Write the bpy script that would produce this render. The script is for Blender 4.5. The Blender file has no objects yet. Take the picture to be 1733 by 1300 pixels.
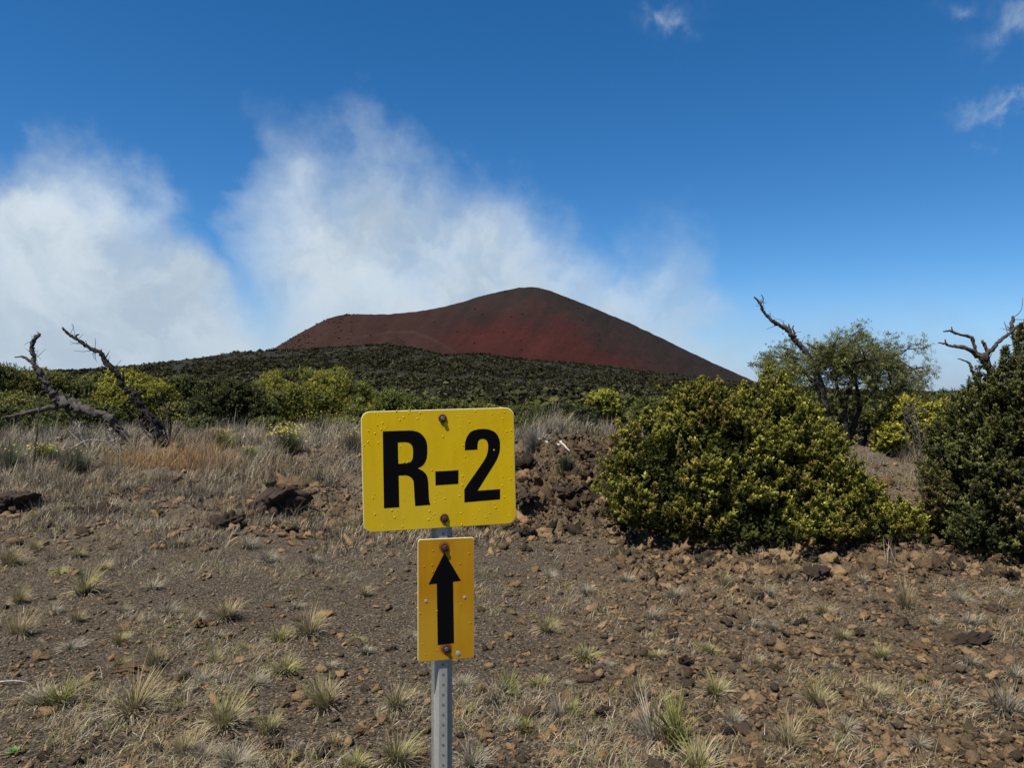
import bpy, math, random
import numpy as np
R = math.radians
rng = np.random.default_rng(7)
random.seed(7)
SC = bpy.context.scene
COL = SC.collection

# ------------------------------------------------------------------ camera, sky, sun, exposure
EYE = 1.55           # eye height in metres
F = 1301.0           # focal length in pixels of a 1733 px wide frame
HZ = 664.0           # row of the horizon
cam = bpy.data.cameras.new('camera')
cam.sensor_width = 36.0
cam.lens = 36.0 * F / 1733.0
cam.shift_y = (HZ - 650.0) / 1733.0
cam.clip_start = 0.05
cam.clip_end = 40000
cam_ob = bpy.data.objects.new('camera', cam)
cam_ob.location = (0, 0, EYE)
cam_ob.rotation_euler = (R(90), 0, 0)
COL.objects.link(cam_ob)
SC.camera = cam_ob

SUN_DIR = np.array([-0.34, -0.33, 0.90]); SUN_DIR /= np.linalg.norm(SUN_DIR)   # towards the sun
sun = bpy.data.lights.new('sun', 'SUN')
sun.energy = 5.0
sun.angle = R(0.53)
sun.color = (1.0, 0.945, 0.83)
sun_ob = bpy.data.objects.new('sun', sun)
COL.objects.link(sun_ob)
from mathutils import Vector, Matrix
sun_ob.rotation_euler = Vector(SUN_DIR).to_track_quat('Z', 'Y').to_euler()
SC.view_settings.view_transform = 'Standard'
SC.view_settings.look = 'None'
SC.view_settings.exposure = 0.5
SC.view_settings.gamma = 1.0


class NT:
    """tiny node helper"""
    def __init__(s, tree):
        s.t = tree; s.n = tree.nodes; s.l = tree.links
    def node(s, kind, **kw):
        nd = s.n.new(kind)
        for k, v in kw.items():
            setattr(nd, k, v)
        return nd
    def put(s, sock, v):
        if v is None: return
        if isinstance(v, bpy.types.NodeSocket): s.l.new(v, sock)
        else: sock.default_value = v
    def m(s, op, a, b=None, c=None, clamp=False):
        nd = s.node('ShaderNodeMath', operation=op, use_clamp=clamp)
        s.put(nd.inputs[0], a); s.put(nd.inputs[1], b)
        if c is not None: s.put(nd.inputs[2], c)
        return nd.outputs[0]
    def sstep(s, x, lo, hi):
        nd = s.node('ShaderNodeMapRange', interpolation_type='SMOOTHSTEP')
        s.put(nd.inputs['Value'], x); s.put(nd.inputs['From Min'], lo); s.put(nd.inputs['From Max'], hi)
        return nd.outputs[0]
    def noise(s, vec, scale, detail=4, rough=0.55, dist=0.0):
        nd = s.node('ShaderNodeTexNoise')
        s.put(nd.inputs['Vector'], vec)
        nd.inputs['Scale'].default_value = scale; nd.inputs['Detail'].default_value = detail
        nd.inputs['Roughness'].default_value = rough; nd.inputs['Distortion'].default_value = dist
        return nd.outputs[0]
    def mix(s, f, a, b, blend='MIX'):
        nd = s.node('ShaderNodeMix', data_type='RGBA', blend_type=blend)
        s.put(nd.inputs[0], f)
        for sk, v in ((nd.inputs[6], a), (nd.inputs[7], b)):
            if isinstance(v, (tuple, list)) and len(v) == 3: v = (*v, 1)
            s.put(sk, v)
        return nd.outputs[2]
    def comb(s, x, y, z=0.0):
        nd = s.node('ShaderNodeCombineXYZ')
        s.put(nd.inputs[0], x); s.put(nd.inputs[1], y); s.put(nd.inputs[2], z)
        return nd.outputs[0]


# ------------------------------------------------------------------ world: physical sky with drifting mist cloud
world = bpy.data.worlds.new('World')
SC.world = world
world.use_nodes = True
w = NT(world.node_tree)
for nd in list(w.n): w.n.remove(nd)
sky = w.node('ShaderNodeTexSky', sky_type='NISHITA')
sky.sun_disc = False
sky.sun_elevation = math.asin(SUN_DIR[2])
sky.sun_rotation = math.atan2(SUN_DIR[0], SUN_DIR[1])
sky.altitude = 2600
sky.air_density = 1.0
sky.dust_density = 0.25
sky.ozone_density = 3.0
hs = w.node('ShaderNodeHueSaturation')
hs.inputs['Saturation'].default_value = 1.32
hs.inputs['Value'].default_value = 1.0
w.l.new(sky.outputs[0], hs.inputs['Color'])
bg_sky = w.node('ShaderNodeBackground')
bg_sky.inputs[1].default_value = 0.092
w.l.new(hs.outputs[0], bg_sky.inputs[0])
tc = w.node('ShaderNodeTexCoord')
sp = w.node('ShaderNodeSeparateXYZ')
w.l.new(tc.outputs['Generated'], sp.inputs[0])
dx, dy, dz = sp.outputs
azi = w.m('ARCTAN2', dx, dy)                     # 0 straight ahead (north), + to the right
ele = w.m('ARCSINE', dz)
# warp the direction so cloud edges curl
dirv = w.comb(azi, ele, 0.0)
wn1 = w.node('ShaderNodeTexNoise'); w.put(wn1.inputs['Vector'], dirv)
wn1.inputs['Scale'].default_value = 11.0; wn1.inputs['Detail'].default_value = 9; wn1.inputs['Roughness'].default_value = 0.62
spn = w.node('ShaderNodeSeparateColor'); w.l.new(wn1.outputs['Color'], spn.inputs[0])
wn0 = w.noise(w.comb(azi, w.m('MULTIPLY', ele, 1.6), 3.0), 5.0, 5, 0.5)
wu = w.m('ADD', w.m('MULTIPLY', w.m('SUBTRACT', wn0, 0.5), 0.16), w.m('MULTIPLY', w.m('SUBTRACT', spn.outputs[0], 0.5), 0.05))
wv = w.m('MULTIPLY', w.m('SUBTRACT', spn.outputs[1], 0.5), 0.17)
au = w.m('ADD', azi, wu)
ev = w.m('ADD', ele, wv)


def az_of(px): return math.atan((px - 866.5) / F)
def el_of(px, py):
    v = np.array([(px - 866.5) / F, 1.0, (HZ - py) / F]); return math.asin(v[2] / np.linalg.norm(v))
def profile(pts, x):
    """height-of-cloud-top curve over azimuth"""
    nd = w.node('ShaderNodeFloatCurve')
    c = nd.mapping.curves[0]
    a0, a1 = -0.75, 0.75
    P = [((az_of(p) - a0) / (a1 - a0), (el_of(p, q) + 0.1) / 0.7) for p, q in pts]
    while len(c.points) > 2: c.points.remove(c.points[1])
    c.points[0].location = (0, P[0][1]); c.points[1].location = (1, P[-1][1])
    for p in P: c.points.new(*p)
    nd.mapping.update()
    w.put(nd.inputs['Value'], w.m('DIVIDE', w.m('SUBTRACT', x, a0), a1 - a0))
    return w.m('SUBTRACT', w.m('MULTIPLY', nd.outputs[0], 0.7), 0.1)

LC = [(-400, 360), (0, 275), (70, 205), (150, 215), (250, 265), (310, 320), (360, 390), (405, 480), (450, 575), (500, 690), (700, 720), (1733, 720)]
CC = [(-300, 720), (340, 720), (385, 420), (425, 175), (500, 190), (560, 205), (608, 165), (655, 185), (710, 232), (790, 265), (890, 305), (985, 365), (1060, 430), (1130, 510), (1240, 600), (1340, 680), (1733, 720)]
VC = [(-300, 720), (420, 560), (1000, 560), (1060, 360), (1120, 330), (1200, 400), (1260, 540), (1400, 600), (1733, 600), (2200, 600)]
dl = w.sstep(w.m('SUBTRACT', profile(LC, au), ev), -0.025, 0.12)
dc = w.sstep(w.m('SUBTRACT', profile(CC, au), ev), -0.03, 0.145)
dc = w.m('MULTIPLY', dc, w.sstep(au, az_of(345), az_of(530)))
dv = w.m('MULTIPLY', w.sstep(w.m('SUBTRACT', profile(VC, au), ev), -0.01, 0.16), 0.58)
# pale air towards the horizon
dh = w.m('MULTIPLY', w.sstep(w.m('SUBTRACT', 0.15, w.m('ADD', ele, w.m('MULTIPLY', wv, 0.6))), 0.0, 0.17), 0.92)
inner = w.noise(dirv, 9.0, 6, 0.55, 0.3)
body = w.m('ADD', 0.76, w.m('MULTIPLY', w.sstep(inner, 0.32, 0.6), 0.26))
dl = w.m('MULTIPLY', dl, w.m('ADD', body, 0.08)); dc = w.m('MULTIPLY', dc, body)
# small high wisps
def wisp(px, py, rx, ry, k):
    a = w.m('DIVIDE', w.m('SUBTRACT', au, az_of(px)), rx / F)
    b = w.m('DIVIDE', w.m('SUBTRACT', ev, el_of(px, py)), ry / F)
    g = w.m('EXPONENT', w.m('MULTIPLY', w.m('ADD', w.m('MULTIPLY', a, a), w.m('MULTIPLY', b, b)), -1.0))
    return w.m('MULTIPLY', g, k)
ws = wisp(1722, 65, 50, 22, 0.45)
for a in ((1745, 25, 40, 24, 0.35), (1600, 12, 26, 12, 0.25), (1695, 190, 60, 13, 0.4), (1640, 178, 22, 12, 0.2), (1120, 5, 34, 16, 0.38), (1155, 28, 26, 14, 0.35)):
    ws = w.m('ADD', ws, wisp(*a))
fine = w.noise(dirv, 30.0, 8, 0.62, 0.6)
ws = w.m('MULTIPLY', ws, w.sstep(fine, 0.25, 0.75))
def over(a, b): return w.m('SUBTRACT', 1.0, w.m('MULTIPLY', w.m('SUBTRACT', 1.0, a, clamp=True), w.m('SUBTRACT', 1.0, b, clamp=True)), clamp=True)
dens = over(over(over(dl, dc), dv), ws)
shade = w.sstep(w.noise(w.comb(au, ev, 0.0), 6.5, 8, 0.58, 0.2), 0.34, 0.64)
shade = w.m('MULTIPLY', shade, w.m('ADD', 0.45, w.m('MULTIPLY', w.sstep(ele, 0.02, 0.22), 0.55)))
ccol = w.mix(shade, (0.30, 0.375, 0.455), (0.47, 0.535, 0.59))
bg_cl = w.node('ShaderNodeBackground')
w.l.new(ccol, bg_cl.inputs[0]); bg_cl.inputs[1].default_value = 1.0
bg_hz = w.node('ShaderNodeBackground'); bg_hz.inputs[0].default_value = (0.205, 0.295, 0.44, 1); bg_hz.inputs[1].default_value = 1.0
mh = w.node('ShaderNodeMixShader'); w.l.new(dh, mh.inputs[0]); w.l.new(bg_sky.outputs[0], mh.inputs[1]); w.l.new(bg_hz.outputs[0], mh.inputs[2])
mx = w.node('ShaderNodeMixShader')
w.l.new(dens, mx.inputs[0]); w.l.new(mh.outputs[0], mx.inputs[1]); w.l.new(bg_cl.outputs[0], mx.inputs[2])
wo = w.node('ShaderNodeOutputWorld')
w.l.new(mx.outputs[0], wo.inputs[0])
world.cycles.sampling_method = 'MANUAL'
world.cycles.sample_map_resolution = 512
SC.cycles.max_bounces = 5
SC.cycles.diffuse_bounces = 3
SC.cycles.transmission_bounces = 3
SC.cycles.transparent_max_bounces = 4


# ------------------------------------------------------------------ numbers: noise, projection, ground shape
_T = rng.random((512, 512))
def vn(x, y, seed=0):
    x = np.asarray(x, float) + seed * 17.3; y = np.asarray(y, float) + seed * 9.7
    xi = np.floor(x).astype(int); yi = np.floor(y).astype(int)
    fx = x - xi; fy = y - yi
    fx = fx * fx * (3 - 2 * fx); fy = fy * fy * (3 - 2 * fy)
    a = _T[xi & 511, yi & 511]; b = _T[(xi + 1) & 511, yi & 511]
    c = _T[xi & 511, (yi + 1) & 511]; d = _T[(xi + 1) & 511, (yi + 1) & 511]
    return (a * (1 - fx) + b * fx) * (1 - fy) + (c * (1 - fx) + d * fx) * fy
def fbm(x, y, oct=4, seed=0, g=0.5):
    s = 0; a = 1; t = 0
    for i in range(oct):
        ca, sa = math.cos(i * 0.9), math.sin(i * 0.9)
        s = s + a * vn((x * ca - y * sa) * 2 ** i, (x * sa + y * ca) * 2 ** i, seed + i * 3)
        t += a; a *= g
    return s / t
def billow(x, y, oct=3, seed=0):
    s = 0; a = 1; t = 0
    for i in range(oct):
        s = s + a * np.abs(2 * vn(x * 2 ** i + 3.1 * i, y * 2 ** i, seed + i * 5) - 1); t += a; a *= 0.55
    return s / t
def ss(x, a, b):
    t = np.clip((x - a) / (b - a), 0, 1); return t * t * (3 - 2 * t)
def P(px, py, d):
    """point seen at (px, py) of the 1733-wide picture at depth d"""
    return np.array([(px - 866.5) * d / F, d, EYE - (py - HZ) * d / F])

RIDGE_X = [-2500, -400, 0, 150, 250, 330, 400, 455, 520, 600, 650, 700, 755, 800, 900, 1000, 1100, 1200, 1280, 1350, 1450, 1600, 1733, 2200, 4000]
RIDGE_Y = [650, 640, 636, 630, 621, 611, 600, 597, 594, 588, 584, 590, 602, 598, 610, 618, 631, 643, 652, 656, 661, 664, 664, 664, 664]
BY = [0, 3, 7, 8.5, 10, 12, 14, 18, 25, 40, 70, 120]
BH = [0, 0, 0.0, 0.08, 0.30, 0.52, 0.62, 0.56, 0.30, -0.25, -1.3, -1.8]
def mound(x, y):
    a = np.exp(-(((x - 0.75) / 0.85) ** 2)) * ss(y, 8.0, 10.2) * (1 - ss(y, 11, 15))
    b = np.exp(-(((x + 1.6) / 1.6) ** 2)) * ss(y, 8.9, 10.3) * (1 - ss(y, 11, 15))
    c = np.exp(-(((x - 3.2) / 2.4) ** 2)) * ss(y, 7.2, 8.4) * (1 - ss(y, 10, 14))
    return 0.42 * a + 0.16 * b + 0.10 * c
def base_h(x, y):
    r = np.hypot(x, y)
    yy = np.maximum(y, 0.0) * 0.75 + r * 0.25
    px = 866.5 + F * x / np.maximum(y, 0.35 * r + 0.01)
    near = np.interp(yy, BY, BH) + mound(x, y)
    near = near + (fbm(x * 0.35, y * 0.35, 3, 5) - 0.5) * 0.22 * ss(yy, 4, 9) + (fbm(x * 0.12, y * 0.12, 2, 8) - 0.5) * 1.2 * ss(yy, 16, 40)
    ridge = np.interp(px, RIDGE_X, RIDGE_Y)
    t = np.clip((np.log(np.maximum(r, 1)) - math.log(110)) / (math.log(900) - math.log(110)), 0, 1)
    py = 686 * (1 - t) + ridge * t
    py = py + (fbm(px * 0.012, r * 0.006, 3, 11) - 0.5) * 9 * ss(t, 0, 0.2) * (1 - ss(t, 0.75, 1))
    far = EYE - (py - HZ) * r / F
    far = np.where(r > 900, (EYE - (ridge - HZ) * 900 / F) - 0.10 * np.minimum(r - 900, 1500) - 0.012 * np.maximum(r - 2400, 0), far)
    k = ss(r, 60, 120)
    return near * (1 - k) + far * k
def clod_mask(x, y):
    px = 866.5 + F * x / np.maximum(y, 0.3)
    a = ss(px, 780, 1250) * (0.45 + 0.55 * ss(fbm(x * 0.9, y * 0.9, 3, 2), 0.35, 0.6))
    b = ss(y + 0.6 * (fbm(x * 0.8, y * 0.8, 3, 4) - 0.5), 7.4, 8.6)
    c = ss(fbm(x * 0.8 + 3, y * 0.8, 3, 9), 0.56, 0.7) * 0.6
    return np.clip(np.maximum(np.maximum(a, b), c), 0, 1)
def rubble_mask(x, y):
    return np.clip(np.exp(-(((x - 0.55) / 1.15) ** 2)) * ss(y, 7.8, 8.6) * (1 - ss(y, 10.6, 11.6)) * 1.3, 0, 1)
def grass_mask(x, y):
    m = ss(y + 4.2 * (fbm(x * 0.55, y * 0.55, 4, 14) - 0.5) + 1.3 * ss(-x, 0.6, 4), 8.3, 10.2)
    return m * (1 - 0.93 * np.clip(rubble_mask(x, y) * 1.6, 0, 1))
def detail_h(x, y):
    c = clod_mask(x, y); rb = rubble_mask(x, y)
    near = 1 - ss(y, 20, 40)
    h = 0.006 * (fbm(x * 22, y * 22, 3, 20) - 0.5) + 0.03 * (fbm(x * 2.2, y * 2.2, 3, 21) - 0.5)
    wx = 0.06 * (fbm(x * 9, y * 9, 3, 1) - .5); wy = 0.06 * (fbm(x * 9, y * 9, 3, 77) - .5)
    h = h + c * (0.115 * (billow((x + wx) * 4.6, (y + wy) * 4.6, 4, 22) - 0.45) + 0.042 * (billow((x + wx) * 13, (y + wy) * 15, 3, 25) - 0.45))
    bk = ss(y, 7.6, 9.5) * (1 - ss(y, 15, 22)) * (1 - rb)
    h = h + bk * (0.30 * (fbm(x * 0.9, y * 1.1, 3, 51) - 0.5) + 0.16 * (billow((x + wx) * 1.5, (y + wy) * 1.8, 3, 52) - 0.45))
    h = h + rb * (0.62 * (billow((x + 2 * wx) * 2.1, (y + 2 * wy) * 2.1, 4, 30) - 0.45) + 0.24 * (billow((x + wx) * 6, (y + wy) * 6, 4, 33) - 0.45))
    return h * near
def H(x, y):
    return base_h(x, y) + detail_h(x, y)
def Hs(x, y): return float(H(np.array([x], float), np.array([y], float))[0])


# ------------------------------------------------------------------ mesh helpers
def make_mesh(name, verts, faces, mat, col=None, smooth=False):
    """faces: (n,3) or (n,4) int array, or a list of such arrays"""
    if not isinstance(faces, (list, tuple)): faces = [faces]
    faces = [np.asarray(f, np.int32) for f in faces if len(f)]
    me = bpy.data.meshes.new(name)
    verts = np.asarray(verts, np.float32)
    loops = np.concatenate([f.ravel() for f in faces])
    tot = np.concatenate([np.full(len(f), f.shape[1], np.int32) for f in faces])
    start = np.concatenate([[0], np.cumsum(tot)[:-1]]).astype(np.int32)
    me.vertices.add(len(verts)); me.vertices.foreach_set('co', verts.ravel())
    me.loops.add(len(loops)); me.loops.foreach_set('vertex_index', loops)
    me.polygons.add(len(tot)); me.polygons.foreach_set('loop_start', start); me.polygons.foreach_set('loop_total', tot)
    if smooth: me.polygons.foreach_set('use_smooth', np.ones(len(tot), bool))
    if col is not None:
        col = np.asarray(col, np.float32)
        if col.shape[1] == 3: col = np.hstack([col, np.ones((len(col), 1), np.float32)])
        at = me.color_attributes.new('tint', 'FLOAT_COLOR', 'POINT')
        at.data.foreach_set('color', col.ravel())
    me.update(calc_edges=True)
    me.validate()
    if mat is not None: me.materials.append(mat)
    return me
def link(name, me, parent=None, loc=(0, 0, 0)):
    o = bpy.data.objects.new(name, me); COL.objects.link(o); o.location = loc
    if parent is not None: o.parent = parent
    return o
def tag(o, label=None, cat=None, group=None, kind=None):
    if label: o['label'] = label
    if cat: o['category'] = cat
    if group: o['group'] = group
    if kind: o['kind'] = kind
    return o
def empty(name, loc, label, cat, group=None):
    o = bpy.data.objects.new(name, None); COL.objects.link(o); o.location = tuple(float(c) for c in loc)
    o.empty_display_size = 0.2
    return tag(o, label, cat, group)
class Bag:
    """collects arrays into one mesh"""
    def __init__(s): s.v = []; s.f = {3: [], 4: []}; s.c = []; s.n = 0
    def add(s, v, f, c):
        v = np.asarray(v, np.float32); f = np.asarray(f, np.int64)
        c = np.asarray(c, np.float32)
        if c.ndim == 1: c = np.tile(c, (len(v), 1))
        s.v.append(v); s.c.append(c); s.f[f.shape[1]].append(f + s.n); s.n += len(v)
    def mesh(s, name, mat, off=(0, 0, 0), smooth=False):
        fs = [np.concatenate(a) for a in s.f.values() if a]
        return make_mesh(name, np.concatenate(s.v) - np.asarray(off, np.float32), fs, mat, np.concatenate(s.c), smooth)


# ------------------------------------------------------------------ materials
def new_mat(name):
    m = bpy.data.materials.new(name); m.use_nodes = True
    k = NT(m.node_tree)
    b = m.node_tree.nodes['Principled BSDF']
    return m, k, b
def bump(k, b, h, strength, dist):
    bp = k.node('ShaderNodeBump'); bp.inputs['Strength'].default_value = strength; bp.inputs['Distance'].default_value = dist
    k.put(bp.inputs['Height'], h); k.l.new(bp.outputs[0], b.inputs['Normal'])
def leafy(name, trans=0.28, rough=0.55, spec=0.25):
    m, k, b = new_mat(name)
    at = k.node('ShaderNodeAttribute', attribute_name='tint')
    b.inputs['Roughness'].default_value = rough
    b.inputs['Specular IOR Level'].default_value = spec
    k.l.new(at.outputs['Color'], b.inputs['Base Color'])
    tr = k.node('ShaderNodeBsdfTranslucent'); k.l.new(at.outputs['Color'], tr.inputs[0])
    ms = k.node('ShaderNodeMixShader'); ms.inputs[0].default_value = trans
    out = [n for n in k.n if n.type == 'OUTPUT_MATERIAL'][0]
    k.l.new(b.outputs[0], ms.inputs[1]); k.l.new(tr.outputs[0], ms.inputs[2]); k.l.new(ms.outputs[0], out.inputs[0])
    return m
M_LEAF = leafy('shrub_leaf', 0.28, 0.65, 0.12)
M_SCRUB = leafy('distant_scrub', 0.1, 0.9, 0.0)
M_GRASS = leafy('grass_blade', 0.2, 0.7, 0.12)

def tint_mat(name, scale, rough=0.95, amp=0.5, bs=0.6, bd=0.01, spec=0.15):
    """surface coloured by the 'tint' attribute broken up by noise"""
    m, k, b = new_mat(name)
    tcx = k.node('ShaderNodeTexCoord')
    at = k.node('ShaderNodeAttribute', attribute_name='tint')
    n1 = k.noise(tcx.outputs['Object'], scale, 6, 0.65)
    n2 = k.noise(tcx.outputs['Object'], scale * 4.3, 4, 0.6)
    f = k.m('ADD', 1 - amp, k.m('MULTIPLY', k.m('ADD', n1, n2), amp))
    c = k.mix(1.0, at.outputs['Color'], k.comb(f, f, f), 'MULTIPLY')
    k.l.new(c, b.inputs['Base Color'])
    b.inputs['Roughness'].default_value = rough; b.inputs['Specular IOR Level'].default_value = spec
    bump(k, b, k.m('ADD', n1, k.m('MULTIPLY', n2, 0.5)), bs, bd)
    return m
M_ROCK = tint_mat('lava_rock', 28, 0.95, 0.75, 1.0, 0.03)
M_WOOD = tint_mat('weathered_wood', 16, 0.9, 0.95, 1.0, 0.03, 0.15)
M_BARK = tint_mat('dark_bark', 18, 0.9, 0.6, 0.8, 0.02)

def ground_material():
    m, k, b = new_mat('cinder_ground')
    tcx = k.node('ShaderNodeTexCoord'); v = tcx.outputs['Object']
    at = k.node('ShaderNodeAttribute', attribute_name='tint')
    sp = k.node('ShaderNodeSeparateColor'); k.l.new(at.outputs['Color'], sp.inputs[0])
    clod, litter, far = sp.outputs[0], sp.outputs[1], sp.outputs[2]
    big = k.noise(v, 0.9, 4, 0.6); mid = k.noise(v, 4.5, 6, 0.7); small = k.noise(v, 55, 5, 0.75)
    vor = k.node('ShaderNodeTexVoronoi'); k.l.new(v, vor.inputs['Vector']); vor.inputs['Scale'].default_value = 95
    vsep = k.node('ShaderNodeSeparateColor'); k.l.new(vor.outputs['Color'], vsep.inputs[0])
    vor2 = k.node('ShaderNodeTexVoronoi'); k.l.new(v, vor2.inputs['Vector']); vor2.inputs['Scale'].default_value = 38
    vs2 = k.node('ShaderNodeSeparateColor'); k.l.new(vor2.outputs['Color'], vs2.inputs[0])
    grav = k.mix(k.sstep(big, 0.35, 0.65), (0.030, 0.0235, 0.017), (0.048, 0.036, 0.025))
    grain = k.mix(vsep.outputs[0], (0.012, 0.010, 0.008), (0.135, 0.108, 0.074))
    grav = k.mix(0.65, grav, grain)
    grav = k.mix(k.m('MULTIPLY', k.sstep(vsep.outputs[1], 0.90, 0.97), 0.85), grav, (0.24, 0.18, 0.13))
    cl = k.mix(k.sstep(mid, 0.35, 0.65), (0.056, 0.037, 0.022), (0.185, 0.122, 0.066))
    cl = k.mix(k.m('MULTIPLY', k.sstep(vs2.outputs[0], 0.88, 0.95), 0.7), cl, (0.26, 0.165, 0.095))
    cl = k.mix(0.4, cl, grain)
    c = k.mix(k.m('MULTIPLY', clod, k.m('ADD', 0.45, k.m('MULTIPLY', mid, 0.6)), clamp=True), grav, cl)
    lit = k.mix(small, (0.04, 0.032, 0.025), (0.17, 0.14, 0.105))
    c = k.mix(k.m('MULTIPLY', litter, k.sstep(small, 0.35, 0.62)), c, lit)
    lava = k.mix(k.noise(v, 0.12, 6, 0.7), (0.012, 0.011, 0.008), (0.030, 0.027, 0.015))
    c = k.mix(far, c, lava)
    k.l.new(c, b.inputs['Base Color'])
    b.inputs['Roughness'].default_value = 0.97; b.inputs['Specular IOR Level'].default_value = 0.12
    h = k.m('ADD', k.m('MULTIPLY', vor.outputs['Distance'], -0.5), k.m('ADD', k.m('MULTIPLY', small, 1.1), k.m('MULTIPLY', vor2.outputs['Distance'], -0.7)))
    bump(k, b, h, 0.9, 0.012)
    return m


# ------------------------------------------------------------------ the ground, one sheet to the horizon
def build_ground():
    az = np.concatenate([np.linspace(-math.pi, R(-44), 46)[:-1], np.linspace(R(-44), R(44), 1000), np.linspace(R(44), math.pi, 46)[1:]])
    rr = np.concatenate([np.linspace(0.05, 2.6, 26)[:-1], 2.6 + (7.5 - 2.6) * np.linspace(0, 1, 470)[:-1] ** 1.15, 7.5 + (13 - 7.5) * np.linspace(0, 1, 330)[:-1],
                         np.exp(np.linspace(math.log(13), math.log(120), 170))[:-1], np.exp(np.linspace(math.log(120), math.log(1000), 120))[:-1],
                         np.exp(np.linspace(math.log(1000), math.log(16000), 30))])
    A, Rr = np.meshgrid(az, rr)
    X = Rr * np.sin(A); Y = Rr * np.cos(A)
    Z = H(X, Y)
    nr, na = X.shape
    v = np.stack([X, Y, Z], -1).reshape(-1, 3)
    i = np.arange(nr - 1)[:, None] * na + np.arange(na - 1)[None, :]
    f = np.stack([i, i + 1, i + na + 1, i + na], -1).reshape(-1, 4)[:, ::-1]
    col = np.stack([clod_mask(X, Y), grass_mask(X, Y) * (Y > 0), ss(Rr, 45, 110)], -1).reshape(-1, 3)
    o = link('ground', make_mesh('ground', v, f, ground_material(), col, True))
    return tag(o, kind='structure')
build_ground()


# ------------------------------------------------------------------ cinder cone
def build_cone():
    SX = [300, 400, 455, 510, 545, 572, 600, 650, 700, 760, 820, 868, 890, 905, 930, 1000, 1060, 1130, 1200, 1280, 1400, 1600]
    SY = [690, 632, 597, 564, 545, 534, 532, 532.5, 529, 518, 500, 489, 486, 486, 492, 520, 545, 578, 612, 648, 700, 790]
    yc = 1400.0
    px = np.linspace(300, 1560, 460)
    yy = np.linspace(900, 1800, 260)
    PX, Y = np.meshgrid(px, yy)
    X = (PX - 866.5) * yc / F                       # the crest is drawn at its own distance
    S = np.interp(PX, SX, SY)
    kk = np.ones(15) / 15
    row = np.interp(px, SX, SY); row = np.convolve(np.pad(row, 4, 'edge'), np.ones(9) / 9, 'valid')
    S = np.tile(row, (len(yy), 1))
    crest = EYE + (HZ - S) * yc / F
    bend = 60 * np.exp(-((PX - 660) / 90.0) ** 2)     # saddle set back
    dyv = Y - (yc + bend * 0.0)
    fall = np.sqrt(dyv ** 2 + 28 ** 2) - 28
    Z = crest - 0.47 * fall
    # gully relief running down the slope
    Z += (fbm(X * 0.02, Y * 0.004, 4, 3) - 0.5) * 7 * ss(fall, 10, 90) + (fbm(X * 0.09, Y * 0.07, 4, 13) - 0.5) * 2.6
    # lower spatter mound in front of the left rim
    mx0 = (668 - 866.5) * 1225 / F
    q = np.hypot((X - mx0) / 95.0, (Y - 1235) / 85.0)
    mo = 96 * (1 - q ** 1.25) - 4
    Z = np.where(mo > Z, mo, Z) * 1.0
    Z = np.maximum(Z, mo)
    # colours of the cinder (seen position of every point)
    SPX = 866.5 + F * X / Y; SPY = HZ - F * (Z - EYE) / Y
    n = fbm(SPX * 0.02, SPY * 0.05, 4, 6) - 0.5
    n2 = fbm(SPX * 0.07 + SPY * 0.05, SPY * 0.02, 4, 16) - 0.5
    dark = np.array([0.0185, 0.0135, 0.0115]); red = np.array([0.033, 0.0092, 0.0076]); brown = np.array([0.033, 0.0165, 0.0125]); pale = np.array([0.07, 0.042, 0.032])
    left = ss(SPX + 30 * n, 790, 700)
    c = (dark * .94 + red * .06)[None, None] * (1 - left[..., None]) + (dark * 0.35 + brown * 0.4 + red * .25) * left[..., None]
    # red flank: below a line slanting down to the right
    line = np.interp(SPX, [700, 760, 850, 950, 1050, 1150, 1300], [560, 535, 520, 540, 585, 622, 690])
    r_ = ss(SPY - line + 60 * n + 24 * n2, -26, 44) * ss(SPX + 30 * n, 690, 790) * (1 - 0.9 * ss(SPX + 60 * n, 1010, 1200))
    c = c * (1 - r_[..., None]) + red * r_[..., None]
    low = ss(SPY - np.interp(SPX, [450, 560, 700, 1300], [560, 560, 575, 640]) + 20 * n, -10, 25) * ss(SPX, 800, 700)
    c = c * (1 - 0.75 * low[..., None]) + brown * 0.75 * low[..., None]
    on = (mo > Z - 0.01)
    q2 = ss(np.abs(q - 0.30 - 0.05 * n), 0.05, 0.0) * (SPX > 650)
    c = np.where(on[..., None], brown * 0.75 + dark * 0.1, c)
    edge = ss(np.abs(SPY - np.interp(SPX, [520, 600, 660, 700, 740, 775], [590, 572, 562, 562, 578, 600])) + 2 * n2, 3.2, 0.8) * ss(SPX, 560, 640) * ss(SPX, 790, 760)
    c = c * (1 - 0.2 * edge[..., None]) + pale * 0.2 * edge[..., None]
    c = c * (1 + 0.45 * n2[..., None] + 0.5 * n[..., None])
    nr, na = X.shape
    v = np.stack([X, Y, Z], -1).reshape(-1, 3)
    i = np.arange(nr - 1)[:, None] * na + np.arange(na - 1)[None, :]
    f = np.stack([i, i + 1, i + na + 1, i + na], -1).reshape(-1, 4)
    m = tint_mat('cinder_slope', 0.06, 0.97, 0.55, 0.9, 3.0, 0.1)
    o = link('hill', make_mesh('cinder_cone_hill', v, f, m, c.reshape(-1, 3), True))
    tag(o, kind='structure')
    global CONE_GRID
    CONE_GRID = (X, Y, Z, SPX, SPY)
build_cone()


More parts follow.
